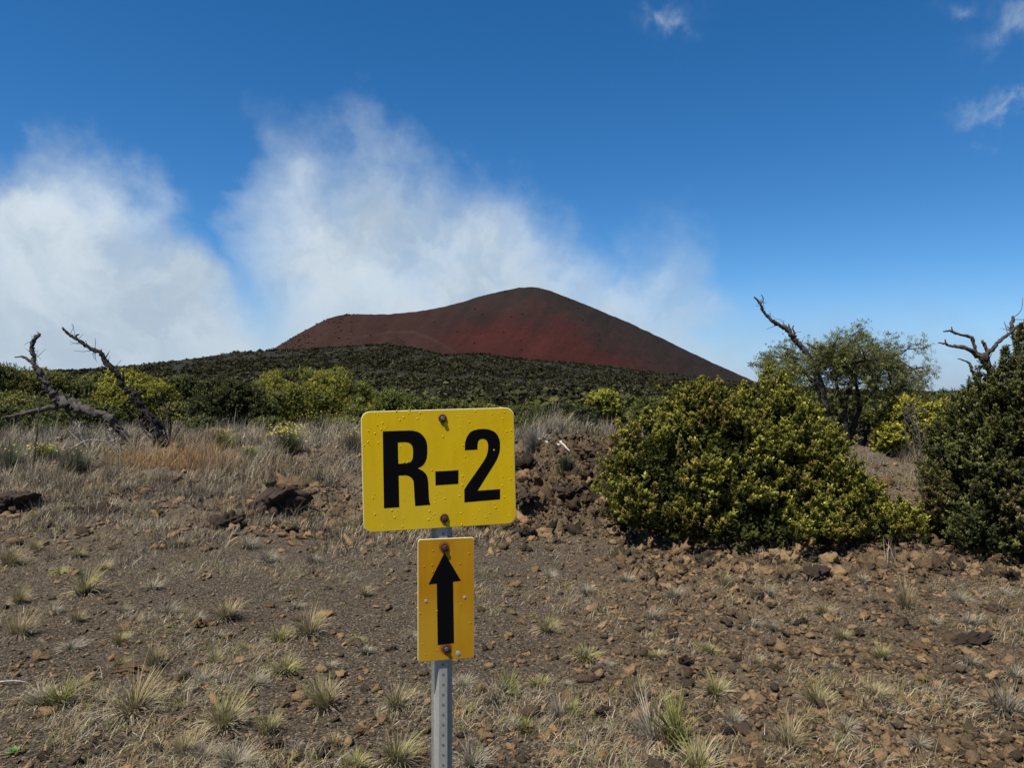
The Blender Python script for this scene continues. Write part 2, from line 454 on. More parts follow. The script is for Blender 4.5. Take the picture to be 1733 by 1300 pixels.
# ------------------------------------------------------------------ blades, leaves, tubes, rocks
def frames(d, spin):
    """rotation matrices whose z axis is d"""
    d = d / np.linalg.norm(d, axis=1, keepdims=True)
    a = np.where(np.abs(d[:, 2:3]) < 0.9, np.array([[0, 0, 1.0]]), np.array([[1.0, 0, 0]]))
    x = np.cross(a, d); x /= np.linalg.norm(x, axis=1, keepdims=True)
    y = np.cross(d, x)
    c, s = np.cos(spin)[:, None], np.sin(spin)[:, None]
    return np.stack([x * c + y * s, -x * s + y * c, d], -1)
def sprig_template(nl, L=0.42, W=0.15, up=0.9, seed=0, leaf_up=0.75):
    r = np.random.default_rng(seed)
    v = []; f = []; t = []
    for i in range(nl):
        z = up * (i + 0.4) / nl; a = i * 2.4 + r.uniform(-.4, .4)
        e = leaf_up * (0.55 + 0.6 * i / nl) + r.uniform(-.2, .2)
        o = np.array([math.cos(a) * math.cos(e), math.sin(a) * math.cos(e), math.sin(e)])
        s = np.array([-math.sin(a), math.cos(a), 0]) * W * r.uniform(.8, 1.2)
        l = L * r.uniform(.75, 1.2)
        b = np.array([0, 0, z]); k = len(v)
        v += [b, b + o * l * 0.5 + s, b + o * l, b + o * l * 0.5 - s]
        f.append([k, k + 1, k + 2, k + 3]); t += [i / nl] * 4
    return np.array(v), np.array(f), np.array(t)
def stamp(bag, tmpl, pos, dirs, size, base, tip, r, jit=0.25):
    """copies a template at many places inside one mesh"""
    tv, tf, tt = tmpl; n = len(pos)
    if n == 0: return
    M = frames(dirs, r.uniform(0, 6.28, n))
    v = np.einsum('nij,kj->nki', M, tv) * size[:, None, None] + pos[:, None, :]
    f = (tf[None] + (np.arange(n) * len(tv))[:, None, None]).reshape(-1, 4)
    b = np.asarray(base, float); p = np.asarray(tip, float)
    if b.ndim == 1: b = np.tile(b, (n, 1))
    if p.ndim == 1: p = np.tile(p, (n, 1))
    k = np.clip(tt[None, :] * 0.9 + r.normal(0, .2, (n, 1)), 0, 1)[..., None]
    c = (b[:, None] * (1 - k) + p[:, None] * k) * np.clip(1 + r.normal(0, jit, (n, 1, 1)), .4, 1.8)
    bag.add(v.reshape(-1, 3), f, c.reshape(-1, 3))
def blades(bag, pos, az, lean, h, wd, base, tip, r, curl=1.0, seg=3):
    """curved grass blades; arrays of length n"""
    n = len(pos)
    if n == 0: return
    out = np.stack([np.cos(az), np.sin(az), np.zeros(n)], 1)
    side = np.stack([-np.sin(az + .6), np.cos(az + .6), np.zeros(n)], 1)
    vs = []; ts = []
    for i in range(seg + 1):
        t = i / seg
        th = lean * (0.45 + 0.75 * curl * t)
        c = pos + out * (h * t * np.sin(th))[:, None] + np.array([0, 0, 1.0]) * (h * t * np.cos(th))[:, None]
        ww = (wd * (1 - 0.85 * t ** 1.5))[:, None]
        vs += [c - side * ww, c + side * ww]; ts += [t, t]
    v = np.stack(vs, 1)
    k = 2 * (seg + 1)
    tf = np.array([[2 * i, 2 * i + 1, 2 * i + 3, 2 * i + 2] for i in range(seg)])
    f = (tf[None] + (np.arange(n) * k)[:, None, None]).reshape(-1, 4)
    t = np.array(ts)[None, :, None]
    b = np.asarray(base, float).reshape(-1, 1, 3); p = np.asarray(tip, float).reshape(-1, 1, 3)
    c = np.broadcast_to(b * (1 - t) + p * t, (n, k, 3)) * np.clip(1 + r.normal(0, .25, (n, 1, 1)), .4, 1.8)
    bag.add(v.reshape(-1, 3), f, c.reshape(-1, 3))
def tube(bag, pts, rad, col, r, sides=8, rough=0.12, sub=4, kink=0.0):
    """tapered, knobbly limb through the given points"""
    pts = np.asarray(pts, float); rad = np.asarray(rad, float); n = len(pts)
    T = np.linspace(0, n - 1, (n - 1) * sub + 1)
    idx = np.clip(T.astype(int), 0, n - 2); t = (T - idx)[:, None]
    p0 = pts[np.maximum(idx - 1, 0)]; p1 = pts[idx]; p2 = pts[idx + 1]; p3 = pts[np.minimum(idx + 2, n - 1)]
    C = 0.5 * (2 * p1 + (p2 - p0) * t + (2 * p0 - 5 * p1 + 4 * p2 - p3) * t ** 2 + (3 * p1 - p0 - 3 * p2 + p3) * t ** 3)
    rr = np.interp(T, np.arange(n), rad)
    if kink: C = C + r.normal(0, 1, C.shape) * (rr * kink)[:, None]
    d = np.gradient(C, axis=0); M = frames(d + 1e-9, np.zeros(len(C)))
    # keep frames from twisting
    u = M[0, :, 0]
    rings = []
    for i in range(len(C)):
        z = d[i] / (np.linalg.norm(d[i]) + 1e-9); u = u - z * np.dot(u, z); u /= np.linalg.norm(u) + 1e-9; w_ = np.cross(z, u)
        a = np.linspace(0, 2 * math.pi, sides, endpoint=False)
        q = rr[i] * (1 + r.normal(0, rough, sides))
        rings.append(C[i] + np.outer(np.cos(a) * q, u) + np.outer(np.sin(a) * q, w_))
    v = np.concatenate(rings + [C[:1], C[-1:]])
    f = []
    for i in range(len(C) - 1):
        for j in range(sides):
            a = i * sides + j; b = i * sides + (j + 1) % sides
            f.append([a, b, b + sides, a + sides])
    m = len(C) * sides; e = (len(C) - 1) * sides
    for j in range(0, sides, 1):
        f.append([m, (j + 1) % sides, j, j]); f.append([m + 1, e + j, e + (j + 1) % sides, e + (j + 1) % sides])
    f = np.array(f); quads = f[f[:, 2] != f[:, 3]]; tris = f[f[:, 2] == f[:, 3]][:, :3]
    col = np.asarray(col, float)
    c = np.tile(col, (len(v), 1)) * np.clip(1 + r.normal(0, .15, (len(v), 1)), .5, 1.6)
    off = bag.n
    bag.add(v, quads, c)
    bag.f[3].append(tris.astype(np.int64) + off)

def ico(sub):
    import bmesh
    bm = bmesh.new(); bmesh.ops.create_icosphere(bm, subdivisions=sub, radius=1)
    v = np.array([x.co[:] for x in bm.verts]); f = np.array([[q.index for q in p.verts] for p in bm.faces]); bm.free()
    return v, f
ICO1, ICO2, ICO3, ICO4 = ico(1), ico(2), ico(3), ico(5)
def n3(v, s, seed): return (vn(v[:, 0] * s + 5, v[:, 1] * s + v[:, 2] * s * .7, seed) + vn(v[:, 2] * s + 3, v[:, 0] * s * .8 - v[:, 1] * s, seed + 1)) / 2
def rock_shape(tmpl, seed, rough=0.55, flat=0.65):
    v, f = tmpl; r = np.random.default_rng(seed)
    q = v * np.array([1, r.uniform(.65, 1), flat * r.uniform(.8, 1.2)])
    k = 1 + rough * (n3(v, 1.6, seed) - .5) * 1.9 + rough * (np.abs(2 * n3(v, 2.9, seed + 9) - 1) - .3) * 1.3 + rough * (n3(v, 7.5, seed + 19) - .5) * 0.9
    if len(v) > 1000: k = k + rough * (np.abs(2 * n3(v, 16, seed + 29) - 1) - .3) * 0.22
    # broken facets
    for i in range(2):
        d = r.normal(0, 1, 3); d /= np.linalg.norm(d); lim = r.uniform(.55, .8)
        s = (v @ d) * k; k = np.where(s > lim, k * lim / np.maximum(s, 1e-3), k)
    return q * k[:, None], f

# ------------------------------------------------------------------ stones lying on the ground (uncountable)
def scatter_stones():
    r = np.random.default_rng(21)
    bag = Bag()
    shapes = [rock_shape(ICO2, 40 + i, 0.85, 0.7) for i in range(16)]; big = [rock_shape(ICO3, 140 + i, 0.95, 0.75) for i in range(10)]
    tiny = [rock_shape(ICO1, 80 + i, 0.5, 0.6) for i in range(8)]
    def put(xs, ys, sizes, shapes, sink=0.25):
        z = H(xs, ys)
        which = r.integers(0, len(shapes), len(xs))
        for i, (sv, sf) in enumerate(shapes):
            k = which == i; n = int(k.sum())
            if not n: continue
            a = r.uniform(0, 6.28, n); c, s = np.cos(a), np.sin(a)
            tl = r.normal(0, .3, n)
            vx = sv[None, :, 0] * c[:, None] - sv[None, :, 1] * s[:, None]
            vy = sv[None, :, 0] * s[:, None] + sv[None, :, 1] * c[:, None]
            vz = sv[None, :, 2] + vx * tl[:, None]
            v = np.stack([vx, vy, vz], -1) * sizes[k][:, None, None]
            v += np.stack([xs[k], ys[k], z[k] + sizes[k] * sink], 1)[:, None]
            f = (sf[None] + (np.arange(n) * len(sv))[:, None, None]).reshape(-1, 3)
            u = r.random((n, 1)); o = (r.random((n, 1)) < 0.05)
            u = u ** 1.3
            c0 = np.array([0.050, 0.037, 0.026]) * (1 - u) + np.array([0.300, 0.195, 0.105]) * u
            c0 = c0 * (1 - .5 * rubble_mask(xs[k], ys[k]))[:, None]
            c0 = np.where(o, np.array([0.24, 0.145, 0.075]) * r.uniform(.7, 1.3, (n, 1)), c0)
            bag.add(v.reshape(-1, 3), f, np.repeat(c0, len(sv), 0))
    def sample(n, dmin, dmax, p0, p1, prob):
        d = np.exp(r.uniform(math.log(dmin), math.log(dmax), n)); px = r.uniform(p0, p1, n)
        x = (px - 866.5) * d / F; k = r.random(n) < prob(x, d); return x[k], d[k]
    x, y = sample(56000, 2.8, 9.5, -500, 2450, lambda x, y: 0.14 + 0.86 * clod_mask(x, y))
    put(x, y, np.exp(r.normal(math.log(0.011), 0.55, len(x))).clip(.004, .05), shapes)
    x, y = sample(64000, 2.8, 6.5, -500, 2450, lambda x, y: 0.6 + 0.4 * clod_mask(x, y))
    put(x, y, np.exp(r.normal(math.log(0.0045), 0.4, len(x))), tiny, 0.3)
    # rubble slope right of the sign and along the bank foot
    x, y = sample(8000, 7.6, 11.2, 380, 1700, lambda x, y: rubble_mask(x, y) ** 1.5 * 0.9 + 0.05 * ss(y, 7.4, 8))
    put(x, y, np.exp(r.normal(math.log(0.026), 0.75, len(x))).clip(.006, .15), big, 0.0)
    x, y = sample(40000, 7.4, 11.2, 380, 1700, lambda x, y: rubble_mask(x, y) * 0.8 + 0.25 * clod_mask(x, y))
    put(x, y, np.exp(r.normal(math.log(0.011), 0.5, len(x))).clip(.004, .03), tiny, 0.6)
    # clods along the foot of the shrubs
    x, y = sample(7500, 6.4, 8.4, 1050, 2500, lambda x, y: 0.5 + 0 * x)
    put(x, y, np.exp(r.normal(math.log(0.024), 0.6, len(x))).clip(.008, .08), big, 0.05)
    x, y = sample(2600, 7.2, 14, -100, 900, lambda x, y: 0.5 + 0 * x)
    put(x, y, np.exp(r.normal(math.log(0.03), 0.5, len(x))).clip(.01, .09), shapes, 0.1)
    o = link('lava_gravel', bag.mesh('lava_gravel', M_ROCK))
    tag(o, 'brown and ochre cinder gravel and crumbled lava strewn over the bare ground', 'gravel', kind='stuff')
scatter_stones()


# ------------------------------------------------------------------ dry grass on the bank (uncountable)
GREY = np.array([0.32, 0.275, 0.205]); STRAW = np.array([0.42, 0.33, 0.17]); TAN = np.array([0.32, 0.24, 0.15]); DKG = np.array([0.075, 0.068, 0.06])
GREEN = np.array([0.20, 0.22, 0.05]); ORANGE = np.array([0.42, 0.25, 0.11])
def bank_grass():
    r = np.random.default_rng(31)
    bag = Bag()
    n = 52000
    d = np.exp(r.uniform(math.log(6.6), math.log(34), n)); px = r.uniform(-260, 2000, n)
    x = (px - 866.5) * d / F; y = d
    m = grass_mask(x, y)
    m = np.where((px > 1050) & (y < 9.2), 0, m)
    k = r.random(n) < m * 0.95 + 0.04 + 0.22 * ss(y, 6.8, 8.0) * (px < 860)
    k &= r.random(n) < .04 + .96 * ss(fbm(x * 1.6, y * 1.6, 4, 47), .44, .58)
    x, y, px = x[k], y[k], px[k]
    z = H(x, y)
    n = len(x)
    nb = 15
    patch = fbm(x * 0.8, y * 0.8, 3, 41)
    orange = np.exp(-(((px - 290) / 110) ** 2) - (((y - 11.3) / 0.8) ** 2))
    g = r.random(n)
    base = np.where((g < 0.28)[:, None], DKG * .7, TAN * 0.4)  # blade bases darkened: shade in the gaps put into the colour
    col = GREY[None] * (1 - ss(patch, .5, .72))[:, None] + TAN[None] * ss(patch, .5, .72)[:, None]
    col = np.where((g > 0.93)[:, None], GREEN * .9, col)
    col = np.where((g < 0.28)[:, None], DKG * 1.1, col)
    col = np.where(((g > .5) & (g < .62))[:, None], GREY * 2.2, col)
    col = col * 1.18
    col = col * (1 - orange[:, None]) + ORANGE * 1.35 * orange[:, None]
    hh = np.exp(r.normal(math.log(.22), .4, n)).clip(.08, .5) * (0.6 + 0.8 * patch) * (0.45 + 0.55 * ss(y, 8.6, 11.5))
    def rep(a): return np.repeat(a, nb, 0)
    N = n * nb
    pos = rep(np.stack([x, y, z - 0.01], 1)) + np.hstack([r.normal(0, .05, (N, 2)), np.zeros((N, 1))])
    blades(bag, pos, r.uniform(0, 6.28, N), np.abs(r.normal(0.42, .34, N)), rep(hh) * r.uniform(.5, 1.15, N),
           r.uniform(.0018, .0038, N) * (1 + rep(ss(y, 10, 26)) * 1.6), rep(base), rep(col), r, 1.1, 2)
    o = link('dry_grass', bag.mesh('dry_grass', M_GRASS))
    tag(o, 'grey and tan dead grass covering the low bank behind the bare ground', 'grass', kind='stuff')
    # litter of fallen stems on the bare ground
    bag = Bag(); n = 10000
    d = np.exp(r.uniform(math.log(2.9), math.log(9), n)); px = r.uniform(-100, 1830, n)
    x = (px - 866.5) * d / F; y = d
    k = r.random(n) < ss(fbm(x * 1.4, y * 1.4, 4, 61), .46, .66)
    x, y = x[k], y[k]; n = len(x)
    pos = np.stack([x, y, H(x, y) + .004], 1)
    blades(bag, pos, r.uniform(0, 6.28, n), r.uniform(1.1, 1.65, n), r.uniform(.02, .14, n), r.uniform(.001, .0022, n),
           np.tile(GREY, (n, 1)), np.tile(GREY * 1.35, (n, 1)), r, r.uniform(.5, 1.0), 2)
    # flattened dead thatch in clusters
    nc = 2200; d = np.exp(r.uniform(math.log(2.9), math.log(9.5), nc)); px = r.uniform(-500, 2400, nc); cx = (px - 866.5) * d / F; cy = d
    k = r.random(nc) < .03 + .85 * ss(fbm(cx * 1.4, cy * 1.4, 4, 61), .48, .68); cx, cy = cx[k], cy[k]; nc = len(cx); nb = 34; N = nc * nb
    rad_ = np.repeat(r.uniform(.02, .075, nc), nb); a = r.uniform(0, 6.28, N); q = np.abs(r.normal(0, 1, N)) * rad_
    X_ = np.repeat(cx, nb) + np.cos(a) * q; Y_ = np.repeat(cy, nb) + np.sin(a) * q
    kc = r.random(nc); cc = np.where((kc < .38)[:, None], GREY, np.where((kc < .8)[:, None], STRAW * .9, TAN))
    blades(bag, np.stack([X_, Y_, H(X_, Y_) - .004], 1), a + r.normal(0, .8, N), np.clip(r.normal(1.0, .45, N), .1, 1.6), r.uniform(.025, .11, N), r.uniform(.0009, .0019, N),
           np.repeat(cc * .45, nb, 0), np.repeat(cc * 1.2, nb, 0), r, 1.2, 3)
    # thin seedlings and short grass
    n = 8000
    d = np.exp(r.uniform(math.log(2.9), math.log(9), n)); px = r.uniform(-100, 1830, n)
    x = (px - 866.5) * d / F; y = d
    k = r.random(n) < ss(fbm(x * 1.4, y * 1.4, 4, 61), .47, .66)
    x, y = x[k], y[k]; n = len(x); nb = 9; N = n * nb
    pos = np.repeat(np.stack([x, y, H(x, y) - .003], 1), nb, 0) + np.hstack([r.normal(0, .012, (N, 2)), np.zeros((N, 1))])
    kind = r.random(n)
    c = np.where((kind < .2)[:, None], GREEN, np.where((kind < .6)[:, None], GREY * 1.2, STRAW))
    blades(bag, pos, r.uniform(0, 6.28, N), np.abs(r.normal(.7, .4, N)), r.uniform(.02, .085, N), r.uniform(.0009, .0018, N),
           np.repeat(c * .6, nb, 0), np.repeat(c, nb, 0), r, 1.0, 2)
    o = link('grass_litter', bag.mesh('grass_litter', M_GRASS))
    tag(o, 'pale fallen grass stems and sparse sprouts lying over the cinder', 'grass', kind='stuff')
bank_grass()


# ------------------------------------------------------------------ separate grass tufts on the bare ground
def tuft_mesh(kind, seed):
    r = np.random.default_rng(seed); bag = Bag()
    def grp(n, spread, h0, h1, lean, wd, base, tip, cx=0, cy=0, curl=1.0):
        a = r.uniform(0, 6.28, n); q = np.abs(r.normal(0, spread, n))
        pos = np.stack([cx + np.cos(a) * q, cy + np.sin(a) * q, np.full(n, -.03)], 1)
        blades(bag, pos, a + r.normal(0, .5, n), np.abs(r.normal(lean, lean * .5, n)), r.uniform(h0, h1, n), r.uniform(wd * .6, wd * 1.2, n), base, tip, r, curl, 4)
    # unit tuft: about 1 wide, 0.9 high
    if kind == 'green':
        grp(110, .11, .35, .95, .42, .011, GREEN * .4 + TAN * .3, GREEN * .8 + STRAW * .3)
        grp(90, .12, .3, .8, .55, .010, TAN * .6, GREY * 1.1)
        grp(60, .12, .4, .8, .6, .011, STRAW * .7, STRAW * 1.05)
        grp(110, .10, .3, .62, 1.05, .011, TAN * .8, GREY * 1.35, curl=1.3)
        grp(8, .06, .9, 1.35, .25, .006, STRAW * .8, STRAW)
    elif kind == 'straw':
        grp(170, .11, .3, .9, .5, .010, TAN * .5, STRAW * .9 + GREY * .1)
        grp(60, .12, .3, .8, .7, .010, DKG, GREY)
        grp(26, .07, .4, .8, .4, .012, GREEN * .6, GREEN * .8 + STRAW * .2)
        grp(120, .10, .3, .6, 1.05, .011, TAN * .7, GREY * 1.2, curl=1.3)
        grp(10, .06, .9, 1.3, .3, .006, TAN, STRAW)
    elif kind == 'grey':
        grp(190, .13, .3, .75, .62, .010, DKG, GREY * 1.25)
        grp(110, .12, .25, .55, 1.1, .010, DKG * 1.3, GREY * 1.6, curl=1.3)
        grp(12, .08, .4, .7, .4, .010, GREEN * .8, GREEN)
    elif kind == 'half':          # grey dead side beside a green side
        grp(150, .09, .3, .8, .6, .011, DKG, GREY * 1.35, -.22, 0)
        grp(120, .08, .4, .85, .45, .012, GREEN * .5, GREEN * .85 + STRAW * .2, .16, 0)
        grp(60, .12, .3, .6, 1.1, .012, TAN, STRAW * 1.2, 0, -.05, 1.3)
    elif kind == 'bright':        # low, fresh
        grp(120, .12, .25, .6, .65, .012, GREEN * .5 + TAN * .2, GREEN * 1.0 + STRAW * .3)
        grp(60, .13, .25, .6, .7, .010, DKG, GREY * 1.1)
        grp(60, .12, .25, .5, 1.0, .011, STRAW * .6, STRAW)
    for v in bag.v:                      # every tuft leans and clumps its own way
        k1 = r.uniform(-.3, .3, 2); z = np.clip(v[:, 2], 0, 2)
        v[:, 0] += k1[0] * z ** 1.5; v[:, 1] += k1[1] * z ** 1.5
    me = bag.mesh('grass_tuft', M_GRASS)
    return me
TM = {k: [tuft_mesh(k, 100 + 10 * j + i) for i in range(7)] for j, k in enumerate(('green', 'straw', 'grey', 'half', 'bright'))}
TUFTS = [  # column, row of the base, width in picture, height factor, kind
 (34,1078,66,.9,'straw'),(14,947,50,1,'straw'),(60,921,34,1,'green'),(131,933,32,.7,'green'),(101,973,36,.6,'bright'),(143,1002,46,1.1,'green'),(178,965,32,.9,'straw'),
 (258,998,42,.8,'grey'),(129,1054,38,1,'straw'),(202,1091,44,1,'green'),(283,1042,62,.8,'grey'),(384,1050,74,.8,'straw'),(368,1079,50,.6,'grey'),(477,1083,50,.9,'bright'),
 (521,1077,60,1,'straw'),(602,1087,32,.8,'bright'),(618,1107,42,.6,'grey'),(416,1101,32,.8,'bright'),(364,1123,36,1.2,'green'),(481,1139,62,1,'bright'),(263,1131,46,1.2,'straw'),
 (202,1127,42,.6,'green'),(343,1161,46,.7,'grey'),(432,1165,58,.9,'grey'),(89,1192,84,1,'half'),(226,1208,84,.9,'straw'),(376,1232,86,1.2,'green'),(453,1244,54,1.2,'green'),
 (311,1281,58,1.3,'straw'),(343,1287,46,1.2,'grey'),(396,1299,80,1,'grey'),(554,1200,62,1.2,'green'),(671,1200,80,1,'straw'),(566,1262,52,.8,'straw'),(602,1299,60,.9,'bright'),
 (671,1295,68,1.1,'green'),(299,921,34,1,'straw'),(452,949,44,1,'grey'),(529,953,34,1,'grey'),(420,925,40,1,'grey'),(614,1010,46,.7,'straw'),(695,1078,34,.8,'grey'),
 (924,1071,50,1,'green'),(990,1005,44,1,'grey'),(993,1114,66,.7,'bright'),(1026,1127,28,.7,'grey'),(1105,1051,50,1,'grey'),(1140,1012,42,.8,'grey'),(1224,997,38,1.1,'straw'),
 (1303,1012,36,1,'grey'),(1393,1043,46,1,'straw'),(1535,1033,46,1.7,'straw'),(1640,1058,50,.9,'grey'),(1624,1018,44,.9,'grey'),(1275,1061,44,.8,'grey'),(1201,1102,42,.8,'bright'),
 (1280,1122,34,.8,'straw'),(1423,1086,34,1.1,'green'),(1112,1111,44,.6,'green'),(914,1163,42,1.1,'bright'),(960,1160,32,.7,'grey'),(1077,1187,58,1.2,'straw'),(853,1187,50,1.3,'half'),
 (1212,1175,58,.7,'green'),(1382,1191,56,1,'green'),(1482,1181,50,.7,'green'),(1410,1131,42,.7,'grey'),(1308,1068,40,.8,'grey'),(957,1216,60,1,'half'),(880,1238,58,.9,'half'),
 (1130,1264,92,1.3,'half'),(1334,1268,66,1.5,'straw'),(1477,1278,46,.8,'bright'),(1553,1268,48,.8,'grey'),(1700,1212,90,1.1,'grey'),(1640,1126,50,.9,'grey'),(1181,1306,92,1.1,'green'),
 (1578,1056,40,.9,'grey'),(1492,1116,42,.8,'green'),(784,1205,38,1.2,'bright'),(783,1163,40,.9,'grey'),(796,1299,66,1.3,'grey'),(760,1080,40,.8,'grey'),(1015,1240,40,.8,'grey'),
 (1240,1225,48,.9,'grey'),(1720,1150,46,.9,'grey'),(1430,1240,50,.8,'grey'),(120,1100,40,.8,'grey'),(30,1020,44,1.2,'green'),(205,1035,40,.8,'grey'),(560,1130,40,.8,'grey'),
 (500,1030,38,.7,'grey'),(1060,985,36,.9,'grey'),(930,980,34,.9,'grey'),(1460,990,34,1,'grey'),(1340,970,34,1,'straw'),(1700,1010,36,.9,'grey'),(330,1055,40,.8,'grey'),(90,1040,40,.9,'grey'),
]
KW = {'green': 'green and straw', 'straw': 'straw coloured', 'grey': 'dead grey', 'half': 'half grey half green', 'bright': 'fresh yellow green'}
def place_words(px, py):
    c = ('at the left edge' if px < 110 else 'far left of the sign' if px < 330 else 'left of the sign' if px < 560 else 'just left of the post' if px < 745 else
         'just right of the post' if px < 900 else 'right of the sign' if px < 1100 else 'below the big shrub' if px < 1350 else 'below the big shrub tail' if px < 1600 else 'below the dark right shrub')
    rw = 'farthest row' if py < 985 else 'far row' if py < 1060 else 'middle row' if py < 1140 else 'near row' if py < 1230 else 'nearest row'
    return c, rw
ORD = {1: [''], 2: ['left one', 'right one'], 3: ['leftmost', 'middle one', 'rightmost']}
def labelled(items, noun):
    """items: list of (px, py, look words); gives one label per item, all different"""
    keys = {}
    for i, (px, py, wds) in enumerate(items):
        c, rw = place_words(px, py); keys.setdefault((wds, c, rw), []).append(i)
    out = [None] * len(items)
    for (wds, c, rw), idx in keys.items():
        idx.sort(key=lambda i: items[i][0])
        for k, i in enumerate(idx):
            extra = '' if len(idx) == 1 else (ORD[len(idx)][k] if len(idx) <= 3 else ['leftmost', 'second', 'third', 'fourth', 'fifth', 'sixth', 'seventh', 'eighth'][k] + ' from left')
            out[i] = f'{wds} {noun} {c}, {rw}' + (', ' + extra if extra else '')
    return out
def build_tufts():
    r = random.Random(5)
    items = [(a, b, ('small ' if wd < 44 else 'big ' if wd > 72 else '') + KW[k]) for a, b, wd, hf, k in TUFTS]
    labels = labelled(items, 'grass tuft')
    for (px, py, wd, hf, k), lab in zip(TUFTS, labels):
        y = EYE * F / (py - HZ - 4); x = (px - 866.5) * y / F
        z = Hs(x, y); y2 = (EYE - z) * F / (py - HZ); x2 = (px - 866.5) * y2 / F
        o = link('grass_tuft', TM[k][r.randrange(7)], None, (x2, y2, Hs(x2, y2)))
        s = wd * y2 / F * 1.08
        s *= r.uniform(.8, 1.15)
        o.scale = (s * r.uniform(.8, 1.25), s, s * hf * r.uniform(.7, 1.0))
        o.rotation_euler = (r.uniform(-.25, .25), r.uniform(-.25, .25), r.uniform(-.25, .25) if k == 'half' else r.uniform(0, 6.28))
        tag(o, lab, 'grass tuft', 'grass tufts on the bare cinder')
build_tufts()


# ------------------------------------------------------------------ separate rocks
ROCKS = [ # column, row of base, width, height ratio, tone, look
 (1380,985,52,.6,'dark'),(1288,1022,28,.9,'dark'),(1360,1060,36,.7,'dark'),(1330,952,48,.6,'brown'),(1589,972,50,.6,'brown'),(1558,1106,46,.4,'ochre'),(1645,1092,62,.5,'dark'),
 (1069,1200,26,.8,'brown'),(1018,1214,30,.7,'dark'),(901,1240,20,.7,'ochre'),(952,1233,20,.7,'brown'),(1095,1264,22,.7,'ochre'),(1232,1252,28,.6,'dark'),(942,922,22,.7,'brown'),
 (893,910,24,1.0,'dark'),(1161,1128,26,.8,'dark'),(1311,1138,20,.8,'brown'),(1456,1078,22,.9,'dark'),(1578,1198,20,.7,'brown'),(1726,1280,28,.7,'ochre'),(1143,1080,18,.8,'dark'),
 (210,1140,46,.5,'ochre'),(456,1030,19,.6,'ochre'),(172,1096,15,.7,'ochre'),(38,1118,17,.6,'brown'),(22,1138,16,.7,'ochre'),(315,1222,28,.7,'pale'),(216,1290,26,.6,'ochre'),
 (232,1302,32,.6,'ochre'),(202,1268,19,.8,'brown'),(265,1274,26,.7,'dark'),(77,1280,18,.7,'brown'),(659,1103,20,.7,'brown'),(618,1171,20,.7,'brown'),(630,1218,18,.7,'ochre'),
 (606,1247,18,.7,'ochre'),(331,1175,15,.8,'dark'),(343,1062,26,.6,'ochre'),(450,1268,50,.6,'brown'),(462,866,74,1.15,'dark'),(10,870,76,1.0,'dark'),(150,880,70,.6,'dark'),
 (378,898,46,.8,'dark'),(1008,778,50,.7,'brown'),(1024,800,46,.7,'dark'),(935,830,38,.8,'brown'),(893,872,36,.9,'dark'),(965,852,40,.7,'dark'),(552,1000,20,.6,'brown'),  # leftmost dark mound rock is added in place of a dark hollow
 (1500,1200,24,.6,'brown'),(1440,1130,26,.6,'brown'),(1690,1040,44,.6,'brown'),(1720,985,46,.6,'dark'),(1480,968,40,.6,'brown'),(1400,1012,26,.7,'brown'),(1620,1160,26,.6,'brown'),
 (1250,1120,22,.7,'brown'),(1530,1060,30,.6,'dark'),(1200,960,30,.6,'brown'),(1100,960,24,.7,'brown'),(545,1285,44,.6,'dark'),(500,905,30,.7,'dark'),(600,890,34,.6,'brown')]
TONE = {'dark': (0.085, 0.060, 0.045), 'brown': (0.130, 0.088, 0.058), 'ochre': (0.27, 0.165, 0.085), 'pale': (0.28, 0.21, 0.14)}
TW = {'dark': 'dark brown', 'brown': 'rough brown', 'ochre': 'ochre', 'pale': 'pale tan'}
def build_rocks():
    r = random.Random(9)
    meshes = {}
    for t in TONE:
        meshes[t] = []
        for i in range(4):
            v, f = rock_shape(ICO4, 300 + i + 7 * len(t), 0.8, 0.75)
            meshes[t].append(make_mesh('lava_rock', v, f, M_ROCK, np.tile(TONE[t], (len(v), 1)), True))
    labels = labelled([(a, b, ('small ' if wd < 21 else 'large ' if wd > 40 else '') + TW[t]) for a, b, wd, h, t in ROCKS], 'lava rock')
    for (px, py, wd, hf, t), lab in zip(ROCKS, labels):
        ys = np.linspace(2.6, 13, 900); xs = (px - 866.5) * ys / F
        z = H(xs, ys); rows = HZ + F * (EYE - z) / ys
        i = int(np.argmax(rows <= py)); x, y = xs[i], ys[i]
        s = wd * 0.5 * y / F
        o = link('lava_rock', meshes[t][r.randrange(4)], None, (x, y + s * .5, Hs(x, y + s * .5) + s * hf * 0.25))
        o.scale = (s, s * .85, s * hf * 1.15); o.rotation_euler = (r.uniform(-.2, .2), r.uniform(-.2, .2), r.uniform(0, 6.28) if wd < 60 else r.uniform(-.3, .3))
        tag(o, lab, 'rock', 'loose lava rocks')
build_rocks()


